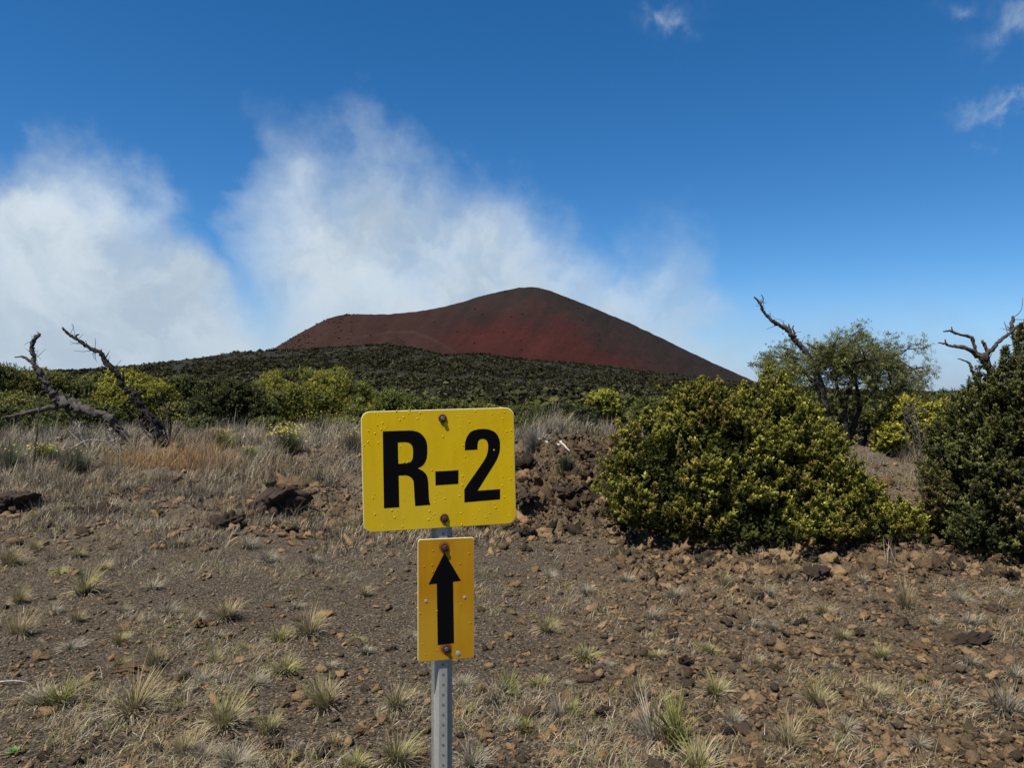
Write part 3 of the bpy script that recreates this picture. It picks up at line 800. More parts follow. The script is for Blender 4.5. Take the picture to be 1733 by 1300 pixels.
# ------------------------------------------------------------------ shrubs and trees
SPR = [sprig_template(11, .42, .13, .9, i) for i in range(3)]
SPR7 = [sprig_template(7, .5, .15, .8, i + 30) for i in range(3)]
SPR_FAT = [sprig_template(7, .5, .2, .8, i + 5) for i in range(3)]
SPR_FINE = [sprig_template(9, .55, .075, .9, i + 9, .55) for i in range(3)]
def unit(v): return v / (np.linalg.norm(v, axis=1, keepdims=True) + 1e-9)
def ell_world(e):
    """(px, py, rx, ry, depth, depth radius) -> centre, radii in metres"""
    px, py, rx, ry, d, rd = e; return P(px, py, d), np.array([rx * d / F, rd, ry * d / F])
def lobe_shell(ells, n, r, zmin, shell=1.0):
    cs = [ell_world(e) for e in ells]
    w_ = np.array([q[1].prod() ** (2 / 3) for q in cs]); w_ /= w_.sum(); out = []; nor = []
    for (c, q), k in zip(cs, w_):
        m = int(n * k * 2.2) + 4
        u = unit(r.normal(0, 1, (m, 3))); p = c + u * q * shell * r.uniform(.86, 1.0, (m, 1))
        ok = p[:, 2] > zmin
        for c2, q2 in cs:
            if c2 is c: continue
            ok &= (((p - c2) / (q2 * .82)) ** 2).sum(1) > 1
        out.append(p[ok]); nor.append(unit(u / q)[ok])
    out = np.concatenate(out); nor = np.concatenate(nor)
    k = r.permutation(len(out))[:n]
    return out[k], nor[k]
def shrub(name, label, cat, ells, base_px, seed, lobes=90, lr=(.12, .26), per=150, size=.05, base=(.04, .05, .012), tip=(.17, .16, .03),
          tmpl=SPR, open_=0.0, fing=0, flen=.10, fill=0, bulge=.6, group=None, stems=14, stem_r=.03, bark=(.05, .04, .03), up=.55, spires=(), alt=None, parts=True):
    """a bush: leafy lobes carried on limbs that rise from its base"""
    r = np.random.default_rng(seed)
    base_pt = np.asarray(base_px, float)
    L, N = lobe_shell(ells, lobes, r, base_pt[2] + 0.0)
    rad = r.uniform(lr[0], lr[1], len(L))
    L = L - N * rad[:, None] * bulge
    bag = Bag(); cnt = np.maximum((per * (rad / np.mean(rad)) ** 2).astype(int), 6)
    idx = np.repeat(np.arange(len(L)), cnt)
    u = unit(r.normal(0, 1, (len(idx), 3)))
    if open_: q = r.random((len(idx), 1)) ** (1 / 2.2)
    else: q = r.uniform(.72, 1.08, (len(idx), 1))
    pos = L[idx] + u * q * rad[idx][:, None] * np.array([1, 1, .85])
    ft = None
    if fing:
        nf = len(L) * fing; fi = np.repeat(np.arange(len(L)), fing)
        fu = unit(r.normal(0, 1, (nf, 3))); fc = L[fi] + fu * rad[fi][:, None] * r.uniform(.7, 1.0, (nf, 1))
        ok = ((fu * N[fi]).sum(1) > -.3) & (fc[:, 2] > base_pt[2] - .02); fi, fu, fc = fi[ok], fu[ok], fc[ok]
        fd = unit(fu * .55 + N[fi] * .35 + np.array([0, 0, up]) + r.normal(0, .2, fu.shape)); fl = flen * np.exp(r.normal(0, .3, len(fi)))
        k_ = np.maximum(1, int(per / fing)); g_ = np.repeat(np.arange(len(fi)), k_); ft = r.random(len(g_)) ** .8
        sd = unit(r.normal(0, 1, (len(g_), 3)))
        pos = fc[g_] + fd[g_] * (ft * fl[g_])[:, None] + sd * (fl[g_] * .30 * (1.05 - ft))[:, None]
        idx = fi[g_]; u = unit(fd[g_] + sd * .6)
    keep = (u * N[idx]).sum(1) > (-1.1 if open_ or fing else -.35)
    keep &= pos[:, 2] > base_pt[2] - .08
    pos = pos[keep]; u = u[keep]; idx = idx[keep]
    if ft is not None: ft = ft[keep][:, None]
    d = unit(u * .55 + N[idx] * .35 + np.array([0, 0, up]) + r.normal(0, .22, u.shape))
    sz = size * np.exp(r.normal(0, .25, len(pos)))
    lob_t = np.clip(1 + r.normal(0, .16, len(L)), .6, 1.4)[idx][:, None]
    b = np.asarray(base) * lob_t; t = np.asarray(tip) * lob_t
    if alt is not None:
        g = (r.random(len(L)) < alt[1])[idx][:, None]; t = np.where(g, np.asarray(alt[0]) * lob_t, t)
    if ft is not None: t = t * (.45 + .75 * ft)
    w3 = r.integers(0, len(tmpl), len(pos))
    for i, tm in enumerate(tmpl):
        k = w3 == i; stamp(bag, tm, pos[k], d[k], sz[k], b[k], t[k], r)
    if fill:  # inner leaves kept dark, the bush's inner shade put into their colour
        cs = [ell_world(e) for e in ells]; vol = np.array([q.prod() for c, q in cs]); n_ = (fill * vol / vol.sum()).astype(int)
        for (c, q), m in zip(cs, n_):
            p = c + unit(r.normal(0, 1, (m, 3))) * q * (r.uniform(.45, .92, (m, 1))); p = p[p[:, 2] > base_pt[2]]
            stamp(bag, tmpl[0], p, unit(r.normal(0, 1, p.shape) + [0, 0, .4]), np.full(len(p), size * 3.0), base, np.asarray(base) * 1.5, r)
    # spires: upright leafy shoots
    for (sx, sy, dd, hh, ww) in spires:
        bp = P(sx, sy, dd); m = int(500 * hh / .4)
        t_ = r.random(m); a = r.uniform(0, 6.28, m)
        rr = ww * (1 - t_ ** 1.4) * r.uniform(.6, 1, m)
        p = bp + np.stack([np.cos(a) * rr, np.sin(a) * rr, -hh * .3 + t_ * hh], 1)
        dn = unit(np.stack([np.cos(a) * .5, np.sin(a) * .5, np.full(m, .9)], 1) + r.normal(0, .15, (m, 3)))
        stamp(bag, tmpl[0], p, dn, size * np.exp(r.normal(0, .2, m)), base, tip, r)
    off = base_pt
    root = empty(name, off, label, cat, group)
    link('foliage', bag.mesh('foliage', M_LEAF, off), root)
    wb = Bag()
    ks = r.permutation(len(L))[:stems]
    for i in ks:
        e = L[i]; s0 = base_pt + np.append(r.normal(0, stem_r * 2.2, 2), -.05)
        m1 = s0 * .62 + e * .38 + r.normal(0, .06, 3) * np.linalg.norm(e - s0) + np.array([0, 0, .06]) * np.linalg.norm(e - s0)
        m2 = s0 * .28 + e * .72 + r.normal(0, .05, 3) * np.linalg.norm(e - s0)
        tube(wb, [s0, m1, m2, e], [stem_r, stem_r * .7, stem_r * .4, stem_r * .15], bark, r, 6, .12, 4)
        if open_:
            for _ in range(4):
                j = r.integers(0, len(L)); 
                e2 = L[i] + r.normal(0, 1, 3) * rad[i] * .8
                tube(wb, [m2, (m2 + e2) / 2 + r.normal(0, .04, 3), e2], [stem_r * .35, stem_r * .22, stem_r * .08], bark, r, 5, .1, 3)
    link('trunk' if cat == 'tree' else 'stems', wb.mesh('stems', M_BARK, off), root)
    return root
def foot(px, py, d):
    """base point under (px, py) at depth d on the ground"""
    x = (px - 866.5) * d / F; return np.array([x, d, Hs(x, d)])

# big yellow green shrub right of the sign
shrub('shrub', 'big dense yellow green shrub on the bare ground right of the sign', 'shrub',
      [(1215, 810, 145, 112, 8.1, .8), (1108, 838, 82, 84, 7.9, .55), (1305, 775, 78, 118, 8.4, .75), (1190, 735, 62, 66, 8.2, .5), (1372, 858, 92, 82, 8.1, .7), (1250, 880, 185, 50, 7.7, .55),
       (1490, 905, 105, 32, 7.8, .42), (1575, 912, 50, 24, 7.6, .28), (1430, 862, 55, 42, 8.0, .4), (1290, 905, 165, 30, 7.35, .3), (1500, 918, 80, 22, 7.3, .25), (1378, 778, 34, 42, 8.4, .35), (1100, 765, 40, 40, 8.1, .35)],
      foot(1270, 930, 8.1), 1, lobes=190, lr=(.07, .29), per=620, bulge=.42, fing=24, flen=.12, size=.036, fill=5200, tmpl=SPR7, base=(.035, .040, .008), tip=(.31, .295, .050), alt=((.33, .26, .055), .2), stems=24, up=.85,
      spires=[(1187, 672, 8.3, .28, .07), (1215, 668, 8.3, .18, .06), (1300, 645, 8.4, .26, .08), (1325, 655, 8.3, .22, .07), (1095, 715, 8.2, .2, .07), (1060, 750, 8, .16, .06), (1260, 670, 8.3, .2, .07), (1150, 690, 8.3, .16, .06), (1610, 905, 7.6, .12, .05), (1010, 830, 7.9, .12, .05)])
# dark tree at the right edge
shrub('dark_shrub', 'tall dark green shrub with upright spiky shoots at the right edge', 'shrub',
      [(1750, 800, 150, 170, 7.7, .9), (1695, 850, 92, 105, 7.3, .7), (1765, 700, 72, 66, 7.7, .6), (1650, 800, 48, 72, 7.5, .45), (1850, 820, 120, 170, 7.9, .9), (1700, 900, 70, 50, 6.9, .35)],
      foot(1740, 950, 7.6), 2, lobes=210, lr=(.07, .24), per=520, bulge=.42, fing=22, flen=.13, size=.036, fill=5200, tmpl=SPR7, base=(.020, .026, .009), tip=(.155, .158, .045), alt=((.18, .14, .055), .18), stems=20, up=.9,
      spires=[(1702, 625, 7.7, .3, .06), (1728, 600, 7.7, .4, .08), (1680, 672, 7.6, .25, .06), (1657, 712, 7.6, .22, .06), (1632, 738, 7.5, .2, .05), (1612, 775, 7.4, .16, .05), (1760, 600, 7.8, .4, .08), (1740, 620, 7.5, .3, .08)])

TSPR = SPR_FAT
YG, YB = (.30, .28, .045), (.12, .12, .022)
# open grey green tree behind the big shrub
def grey_tree():
    r = np.random.default_rng(77); D = 12.6
    b = foot(1432, 770, D)
    root = empty('open_tree', b, 'open crowned grey green tree with dark forked trunk behind the big shrub', 'tree')
    wb = Bag(); bag = Bag(); bark = (.035, .028, .024)
    limbs = [
     ([(1432, 800), (1425, 745), (1400, 700), (1385, 660), (1362, 630), (1330, 605)], .13),
     ([(1432, 800), (1420, 740), (1385, 715), (1350, 680), (1325, 650), (1308, 618)], .08),
     ([(1434, 800), (1432, 735), (1428, 690), (1440, 650), (1448, 615), (1437, 585)], .12),
     ([(1434, 800), (1440, 735), (1455, 690), (1448, 640), (1470, 620), (1490, 612)], .09),
     ([(1452, 800), (1458, 765), (1470, 730), (1500, 690), (1520, 655), (1545, 625)], .075),
     ([(1470, 730), (1500, 690), (1508, 650), (1500, 620), (1508, 605)], .045),
     ([(1400, 700), (1392, 650), (1385, 625), (1395, 598)], .06),
     ([(1428, 690), (1415, 650), (1418, 620), (1410, 600)], .05),
     ([(1455, 690), (1480, 660), (1478, 640), (1465, 610)], .045)]
    ends = []
    for pts, r0 in limbs:
        off = r.uniform(-.7, .7); n = len(pts)
        p = [P(a, q, D + off * i / (n - 1)) for i, (a, q) in enumerate(pts)]
        tube(wb, p, np.linspace(r0, r0 * .18, n) * .62, bark, r, 7, .15, 4, .1)
        for i in range(n - 1, 1, -1): ends.append((p[i], .20 if i > n - 3 else .17, i > n - 3))
    for c, rad, main in ends:
        for _ in range(10 if main else 5):
            e = c + r.normal(0, 1, 3) * rad * np.array([1, 1.2, .8])
            tube(wb, [c, (c + e) / 2 + r.normal(0, .04, 3), e], [.016, .010, .004], bark, r, 5, .1, 3)
            m = 44 if main else 18
            pos = e + r.normal(0, .075, (m, 3))
            d = unit(r.normal(0, 1, (m, 3)) + np.array([0, 0, .3]))
            stamp(bag, SPR_FINE[_ % 3], pos, d, np.exp(r.normal(math.log(.062), .25, m)), (.075, .082, .026), (.235, .235, .085), r)
    link('trunk', wb.mesh('trunk', M_BARK, b), root)
    link('foliage', bag.mesh('foliage', M_LEAF, b), root)
    return root
grey_tree()

def snag(name, label, trunk, branches, d, group=None, col=(.13, .115, .10), dead='trunk', depth_run=0.0, lay=()):
    """bare dead wood: a trunk and the limbs it carries, given as picture points with radii in pixels"""
    r = np.random.default_rng(len(trunk) * 13 + len(branches))
    def poly(pts, d0):
        n = len(pts); return [P(a, b_, d0 + depth_run * i / max(n - 1, 1)) for i, (a, b_, w_) in enumerate(pts)], [w_ * d0 / F for a, b_, w_ in pts]
    p, q = poly(trunk, d)
    off = p[0]
    root = empty(name, off, label, 'dead tree', group)
    bg = Bag(); tube(bg, p, [a * .84 for a in q], col, r, 12, .30, 6, .17)
    link('trunk', bg.mesh('trunk', M_WOOD, off), root)
    tw = Bag()
    for _ in range(int(3.2 * len(trunk))):
        t = r.uniform(.08, .97) * (len(p) - 1); i = int(t); q0 = p[i] * (1 - t + i) + p[min(i + 1, len(p) - 1)] * (t - i); w0 = q[i]
        l = np.exp(r.normal(math.log(.10), .6)) * (1.0 if _ % 4 else 1.5)
        dr = unit(r.normal(0, 1, (1, 3)) + [0, 0, .5])[0]; e = q0 + dr * (l + w0)
        tube(tw, [q0, (q0 + e) / 2 + r.normal(0, .12, 3) * l, e], [max(w0 * .16, .005), max(w0 * .1, .0035), .002], np.asarray(col) * r.uniform(.8, 1.8), r, 5, .2, 3, .2)
    tag(link('twigs', tw.mesh('twigs', M_WOOD, off), root), kind='stuff')
    for bpts in branches:
        p, q = poly(bpts, d + r.uniform(-.05, .05)); bg = Bag(); tube(bg, p, [a * .9 for a in q], col, r, 9, .25, 4, .24)
        link('branch', bg.mesh('branch', M_WOOD, off), root)
    return root
snag('dead_tree', 'dark leaning dead trunk with one long bare limb rising from the dry grass',
     [(278, 772, 15), (274, 756, 13), (269, 741, 11), (262, 720, 10.5), (248, 701, 9), (236, 684, 8.5), (228, 668, 7.5), (216, 661, 5.5), (204, 650, 5), (201, 636, 5), (193, 627, 4.6), (179, 612, 4.6), (171, 598, 4.2), (154, 590, 3.6), (136, 578, 3), (118, 567, 2.6), (105, 554, 1.6)],
     [[(230, 668, 5), (243, 663, 3.4), (246, 660, 2)], [(204, 652, 3), (209, 640, 2), (207, 628, 1)], [(136, 579, 2.2), (128, 569, 1.6), (134, 566, .8)], [(172, 600, 2), (171, 591, .8)], [(262, 735, 4), (240, 718, 2.6), (228, 705, 1.6), (215, 690, 1)], [(258, 745, 2), (240, 725, 1.4), (232, 715, .8)]],
     13.0, col=(.028, .024, .021))
snag('fallen_tree', 'grey fallen dead tree with its forked top curving up left of the dark trunk',
     [(232, 765, 4), (212, 738, 5.5), (196, 722, 6.5), (183, 706, 7), (157, 698, 7), (131, 690, 9.5), (110, 681, 11), (94, 672, 8.5), (84, 659, 5.5), (74, 644, 5), (65, 628, 5.2), (57, 614, 4.8), (58, 604, 3.6), (54, 592, 4), (56, 578, 4), (68, 565, 2.6)],
     [[(56, 616, 3.4), (48, 609, 2.2), (37, 604, 1.8), (25, 605, 1)], [(68, 567, 1.6), (63, 562, .8)], [(97, 688, 5), (80, 692, 4.2), (63, 695, 4), (39, 700, 3.4), (21, 705, 2.2), (4, 706, 1)], [(140, 700, 3), (132, 684, 2), (125, 674, 1.2)],
      [(110, 690, 2), (125, 708, 1.4), (145, 722, 1.4), (170, 724, 1.2), (188, 730, .8)]],
     13.6, col=(.075, .067, .06))
snag('dead_branch', 'bare grey dead limb pointing up left above the open crowned tree',
     [(1400, 700, 6.5), (1385, 645, 6), (1371, 608, 5.2), (1358, 590, 4.8), (1345, 574, 5), (1334, 559, 4.6), (1318, 550, 3.8), (1306, 542, 3.2), (1292, 527, 2.6), (1286, 513, 2.2), (1276, 502, 1.2)],
     [[(1336, 560, 2.5), (1335, 548, 1)], [(1345, 570, 2.5), (1342, 556, 1.4), (1343, 551, .7)], [(1380, 590, 2.2), (1370, 584, 1.8), (1367, 581, 1)], [(1288, 515, 1.2), (1292, 506, .8), (1288, 498, .5)]],
     12.4, col=(.075, .065, .056))
snag('bare_tree', 'weathered leafless tree with several forked limbs above the dark right shrub',
     [(1680, 700, 9), (1677, 640, 7.5), (1668, 615, 7), (1663, 605, 6.5)],
     [[(1664, 608, 6), (1655, 600, 4.5), (1640, 592, 4), (1625, 588, 3.4), (1608, 586, 2.4), (1600, 582, 2), (1588, 580, 1)],
      [(1652, 600, 3.4), (1647, 582, 3), (1644, 572, 2.8), (1630, 568, 2.4), (1614, 563, 2.2), (1608, 560, 1.8), (1596, 561, 1)], [(1612, 562, 1.6), (1610, 553, .8)], [(1602, 584, 1.4), (1599, 574, .8)],
      [(1668, 606, 6), (1672, 598, 4.5), (1683, 588, 3.6), (1692, 576, 3), (1706, 566, 2.4), (1722, 552, 2), (1740, 545, 2)], [(1673, 600, 3.6), (1668, 588, 3), (1662, 576, 2.2)],
      [(1660, 637, 3.4), (1648, 632, 2.6), (1643, 622, 2.4), (1641, 615, 2), (1628, 609, 1.2), (1621, 607, .8)]],
     8.6, col=(.070, .060, .052))
snag('dead_tree', 'upright bare stump limb at the right edge beside the leafless tree',
     [(1730, 660, 7), (1726, 620, 6), (1722, 590, 5), (1716, 566, 4), (1712, 550, 3.4), (1715, 535, 2.4)], [[(1718, 566, 3), (1726, 557, 2.6), (1745, 550, 2)]], 8.9, col=(.09, .08, .07))
# thin upright stick in the grass on the left
def stick(name, label, pts, d0, d1, w_, col, cat='stick', group=None, on=False):
    r = np.random.default_rng(int(sum(p[0] for p in pts))); n = len(pts); bg = Bag()
    p = []
    for i, (a, b) in enumerate(pts):
        d = d0 + (d1 - d0) * i / (n - 1); q = P(a, b, d)
        if on: q = foot(a, b, d) + np.array([0, 0, .012 + .01 * (i % 2)])
        p.append(q)
    tube(bg, p, np.linspace(w_, w_ * .5, n), col, r, 7, .12, 4, .12)
    return tag(link(name, bg.mesh(name, M_WOOD, p[0]), None, tuple(p[0])), label, cat, group)
stick('upright_stick', 'thin dark stick standing upright in the dry grass at far left', [(55, 812), (57, 780), (61, 745), (65, 705), (68, 665)], 11.2, 11.4, .016, (.06, .05, .045))
def rowd(py, px=866): # depth on the ground that shows at a picture row
    ys = np.linspace(2.6, 16, 2000); xs = (px - 866.5) * ys / F; rows = HZ + F * (EYE - base_h(xs, ys)) / ys
    return float(ys[int(np.argmax(rows <= py))])
stick('fallen_stick', 'pale stick lying on the cinder at the left edge', [(-10, 1162), (20, 1164), (44, 1161)], rowd(1163, 10), rowd(1161, 44), .006, (.42, .38, .34), on=True)
d_ = rowd(748, 940)
stick('bleached_branch', 'bleached white branch lying above the lava rubble, longer one', [(912, 742), (928, 750), (950, 754), (966, 760)], 10.6, 10.3, .022, (.5, .46, .41), 'branch')
stick('bleached_branch', 'short bleached white branch beside the longer one above the rubble', [(948, 748), (955, 754), (964, 764)], 10.2, 10.0, .018, (.5, .46, .41), 'branch')
for i, (pts, lab) in enumerate([
    ([(80, 840), (110, 822), (140, 818)], 'grey twig on the grassy bank near the left boulder'), ([(120, 760), (150, 745), (185, 748), (200, 740)], 'crooked pale branch lying in grass under the fallen tree')]):
    stick('fallen_stick', lab, pts, 11.5, 11.8, .012, (.3, .27, .24))

# bare thin saplings beside the dead trunk
def sapling(label, px, py, d, h, seed, col=(.06, .05, .045), spread=.5, nb=7):
    r = np.random.default_rng(seed); b = foot(px, py, d); bg = Bag()
    for k in range(nb):
        a = r.uniform(0, 6.28); l = r.uniform(.6, 1) * h
        e = b + np.array([math.cos(a) * spread * h * r.uniform(.4, 1), math.sin(a) * spread * h * .5, l])
        m = b * .5 + e * .5 + r.normal(0, .05, 3) * h
        tube(bg, [b, m, e], [.014, .009, .003], col, r, 5, .1, 4)
        for _ in range(3):
            t = r.uniform(.4, .9); q = m * (1 - t) + e * t; q2 = q + r.normal(0, 1, 3) * h * .12 + np.array([0, 0, h * .14])
            tube(bg, [q, (q + q2) / 2 + r.normal(0, .01, 3), q2], [.006, .004, .002], col, r, 4, .1, 2)
    tag(link('bare_sapling', bg.mesh('bare_sapling', M_WOOD, b), None, tuple(b)), label, 'sapling', 'leafless saplings')
sapling('leafless dark twiggy sapling right of the leaning dead trunk', 287, 735, 13.2, 1.0, 3)
sapling('leafless thin sapling in front of the leaning dead trunk', 232, 745, 12.6, .55, 4, (.2, .18, .16))
sapling('bare grey twigs sticking up through the top of the big shrub', 1205, 660, 9.4, 1.3, 6, (.2, .18, .16), .25, 4)
sapling('dark bare twig clump between the yellow bush and the dark right shrub', 1560, 780, 11.5, 1.0, 8, (.1, .09, .08), .3, 8)
sapling('tiny bare treetop above the far left shrubs', 112, 640, 30, 1.6, 9, (.2, .19, .18), .5, 6)

sapling('pale tangled dead branches in the grass below the fallen tree', 150, 752, 12.6, .5, 21, (.30, .27, .24), .9, 9)
sapling('grey tangled dead twigs left of the leaning dead trunk', 205, 758, 12.3, .42, 22, (.24, .215, .19), .8, 8)
sapling('small heap of pale dead twigs right of the upright stick', 100, 765, 12.2, .34, 23, (.28, .25, .22), 1.0, 8)
# middle distance shrubs, each its own plant
G1, G0 = (.12, .13, .036), (.045, .052, .014)
def mid(name, label, ells, foot_pt, seed, **k):
    kw = dict(lobes=60, lr=(.2, .45), per=130, size=.095, tmpl=TSPR, stems=8, stem_r=.05, open_=.6, group='shrubs in the middle distance')
    kw.update(k); ells = [(a, b + 6, c, e + 6, g, h) for a, b, c, e, g, h in ells]; shrub(name, label, "shrub", ells, foot_pt, seed, **kw)
mid('shrub', 'large feathery yellow green shrub behind the grass left of the sign', [(500, 668, 78, 48, 26, 1.4), (570, 664, 62, 45, 26, 1.3), (455, 688, 45, 28, 25.5, 1), (600, 690, 40, 26, 25.5, .9)], foot(530, 712, 25.8), 11, lobes=130, per=170, lr=(.16, .38), size=.085, base=(.09, .095, .02), tip=YG, alt=((.21, .23, .07), .35), stems=16, tmpl=SPR_FINE + TSPR[:1])
mid('shrub', 'dark olive juniper like shrub left of the feathery yellow green one', [(385, 682, 58, 38, 22, 1.0), (430, 695, 35, 22, 22, .7)], foot(390, 716, 22), 12, base=(.018, .022, .008), tip=(.075, .08, .022), open_=0, per=90, size=.11)
mid('shrub', 'round yellow green shrub behind the leaning dead trunk', [(222, 655, 42, 30, 26, .9), (205, 680, 45, 28, 25, .9), (270, 672, 30, 26, 26, .8)], foot(225, 705, 25.5), 13, base=YB, tip=(.27, .26, .035), lobes=80)
mid('shrub', 'pale green shrub just behind the top left corner of the sign', [(650, 680, 42, 24, 30, 1), (690, 688, 35, 18, 30, .9), (620, 690, 30, 22, 28, .8)], foot(650, 704, 29), 14, base=(.07, .08, .02), tip=(.15, .17, .04))
mid('shrub', 'small bright yellow green tree between the sign and the big shrub', [(1020, 678, 22, 18, 20, .4), (1045, 690, 18, 20, 20, .35)], foot(1035, 732, 20), 15, lobes=26, lr=(.12, .24), per=44, base=YB, tip=(.26, .26, .04), stems=7, stem_r=.03, size=.11)
mid('shrub', 'low dark spiky shrub right of the sign below the lava hillside', [(950, 712, 38, 20, 19, .6), (985, 714, 24, 18, 19, .5), (915, 716, 22, 14, 19, .4)], foot(955, 732, 19), 16, base=(.02, .026, .01), tip=(.06, .07, .025), open_=0, up=1.2, per=70, size=.11)
mid('shrub', 'yellow leaved shrub in the gap between big shrub and dark right shrub', [(1532, 715, 40, 42, 12.6, .5), (1584, 722, 32, 40, 12.4, .45), (1505, 745, 20, 26, 12.2, .3)], foot(1540, 775, 12.5), 17, base=YB, tip=(.38, .34, .045), lobes=90, lr=(.09, .19), per=60, size=.075, stems=12, stem_r=.025)
mid('shrub', 'olive flat topped tree above the yellow shrub in the right gap', [(1590, 682, 38, 20, 40, 1.2), (1560, 695, 30, 18, 40, 1), (1620, 690, 34, 22, 40, 1)], foot(1590, 712, 40), 18, base=G0, tip=(.10, .11, .04), lr=(.3, .6), size=.2, lobes=50)
mid('shrub', 'olive bush behind the open crowned tree on the right', [(1485, 712, 60, 30, 15, .8), (1400, 710, 50, 34, 15, .8)], foot(1450, 750, 15), 19, base=G0, tip=(.13, .13, .035), lobes=70, lr=(.12, .26), size=.09)
mid('shrub', 'dull green bush at the far left edge below the fallen tree', [(20, 715, 60, 26, 17, .9), (60, 728, 30, 16, 16.5, .6)], foot(25, 740, 17), 20, base=G0, tip=(.085, .095, .03), lr=(.12, .25), size=.09, lobes=80)
mid('shrub', 'small dark bush between left bank grass and yellow green shrub', [(150, 702, 50, 20, 19, .8)], foot(150, 722, 19), 21, base=G0, tip=(.10, .11, .03), lr=(.12, .25), size=.09, lobes=50)
bk = [(-30, 640, 60, 45, 34, 'dark bushy shrub cut by the left edge of the photo'), (60, 650, 50, 30, 36, 'olive shrub behind the forked top of the fallen tree'), (135, 668, 44, 22, 38, 'olive shrub between the two dead trees'),
      (95, 648, 30, 16, 45, 'dark green shrub on the skyline between the dead trees'), (170, 650, 40, 16, 50, 'small dark shrub on the skyline left of the long dead limb'), (300, 662, 44, 26, 40, 'green shrub behind the round yellow green one'),
      (345, 664, 30, 14, 48, 'pale olive shrub left of the dark juniper like one'), (20, 690, 60, 26, 24, 'brownish green shrub behind the fallen log at far left'), (110, 690, 55, 22, 24, 'green shrub low behind the fallen trunk'),
      (740, 690, 50, 12, 38, 'low green shrub peeking above the sign, left one'), (800, 694, 40, 9, 42, 'low green shrub peeking above the sign, right one'), (900, 700, 40, 12, 36, 'olive shrub at the top right corner of the sign'),
      (1110, 690, 40, 16, 40, 'olive shrub left of the top of the big shrub'), (1660, 690, 50, 24, 34, 'olive shrub behind the left side of the dark right shrub'), (1690, 676, 60, 24, 48, 'green shrub far behind the dark right shrub'),
      (45, 722, 34, 14, 21, 'low pale olive shrub at the far left before the fallen log'), (175, 718, 26, 12, 20, 'small olive shrub between the two dead trunks in the grass'),
      (345, 722, 26, 14, 19, 'low yellowish shrub in the grass before the dark juniper like one'), (455, 720, 30, 11, 20, 'low olive shrub in the grass before the feathery shrub'), (590, 722, 30, 14, 21, 'green tuftlike shrub in the grass before the feathery shrub, right end'),
      (885, 722, 26, 12, 22, 'pale olive shrub just right of the top of the sign'), (1085, 718, 26, 18, 20, 'green shrub between the bright small tree and the big shrub'), (300, 700, 24, 18, 23, 'bright olive shrub right of the leaning dead trunk'),
      (1515, 672, 30, 10, 60, 'small dark shrub on the far skyline right of the open crowned tree')]
for i, (px, py, rx, ry, d, lab) in enumerate(bk):
    hue = [((.14, .145, .04), G0), ((.19, .185, .05), (.07, .07, .02)), ((.10, .11, .034), (.05, .057, .018))][i % 3]
    mid('shrub', lab, [(px, py, rx, ry, d, rx * d / F * .8), (px + rx * .5, py + ry * .3, rx * .5, ry * .8, d, rx * d / F * .5)], foot(px, py + ry, d), 200 + i, base=hue[1], tip=hue[0],
        lobes=40, lr=(.007 * d, .016 * d), per=120, size=.0036 * d, stems=5)

# flowering and tufty bushes in the dry grass
def herb(label, px, py, d, wpx, hpx, col, tipc, flowers, seed, name='flowering_bush', fc=(.62, .52, .08)):
    r = np.random.default_rng(seed); b = foot(px, py, d); bg = Bag(); n = 420
    w_ = wpx * d / F / 2; h = hpx * d / F
    a = r.uniform(0, 6.28, n); q = np.abs(r.normal(0, w_ * .25, n))
    pos = b + np.stack([np.cos(a) * q, np.sin(a) * q, np.zeros(n)], 1)
    lean = np.abs(r.normal(.45, .3, n)) * min(1.6, w_ / h * 1.1)
    L = h * r.uniform(.7, 1.08, n)
    blades(bg, pos, a + r.normal(0, .3, n), lean, L, np.full(n, .0035), col, tipc, r, .7, 3)
    root = empty(name, b, label, 'bush', 'bushes in the dry grass')
    link('foliage', bg.mesh('foliage', M_GRASS, b), root)
    if flowers:
        k = r.permutation(n)[:flowers]; th = lean[k] * (0.45 + .75 * .7)
        out = np.stack([np.cos(a[k]), np.sin(a[k]), np.zeros(flowers)], 1)
        tp = pos[k] + out * (L[k] * np.sin(th))[:, None] + np.array([0, 0, 1]) * (L[k] * np.cos(th))[:, None]
        fb = Bag(); stamp(fb, sprig_template(5, .7, .35, .3, 2, .3), tp, np.tile([0, -.2, 1.0], (flowers, 1)), r.uniform(.018, .030, flowers), np.array(fc) * .8, np.array(fc), r)
        tag(link('flowers', fb.mesh('flowers', M_LEAF, b), root), kind='stuff')
herb('bush with clustered small yellow flowers in the grey grass left of the sign', 490, 800, 11.4, 84, 48, (.06, .065, .03), (.15, .16, .07), 150, 51)
herb('rounded bush with few yellow flower heads before the feathery shrub', 545, 742, 15.5, 90, 44, (.05, .045, .028), (.15, .14, .06), 60, 52)
herb('small green bush low in the grass right of the orange grass', 423, 802, 11.2, 40, 28, (.07, .09, .03), (.17, .21, .06), 10, 53)
herb('small yellow flowered bush right of the upright stick', 75, 790, 11.8, 50, 34, (.06, .07, .025), (.17, .18, .05), 60, 54)
herb('tall thin yellow flowered stems behind the orange grass', 375, 765, 13, 50, 40, (.09, .085, .035), (.18, .17, .06), 30, 55)
herb('small flowered bush close to the left edge of the sign', 600, 790, 11.5, 60, 40, (.09, .075, .05), (.2, .17, .10), 30, 56)
herb('greenish grey low bush at the far left in the grass', 20, 800, 11, 70, 50, (.07, .075, .05), (.15, .155, .10), 20, 57)
herb('grey green low bush before the leaning dead trunk', 130, 812, 10.8, 80, 44, (.06, .065, .045), (.14, .145, .10), 12, 58)
herb('dark green upright grass clump among the lava rubble', 957, 790, 9.6, 34, 34, (.03, .035, .02), (.10, .11, .06), 0, 59, 'grass_clump')
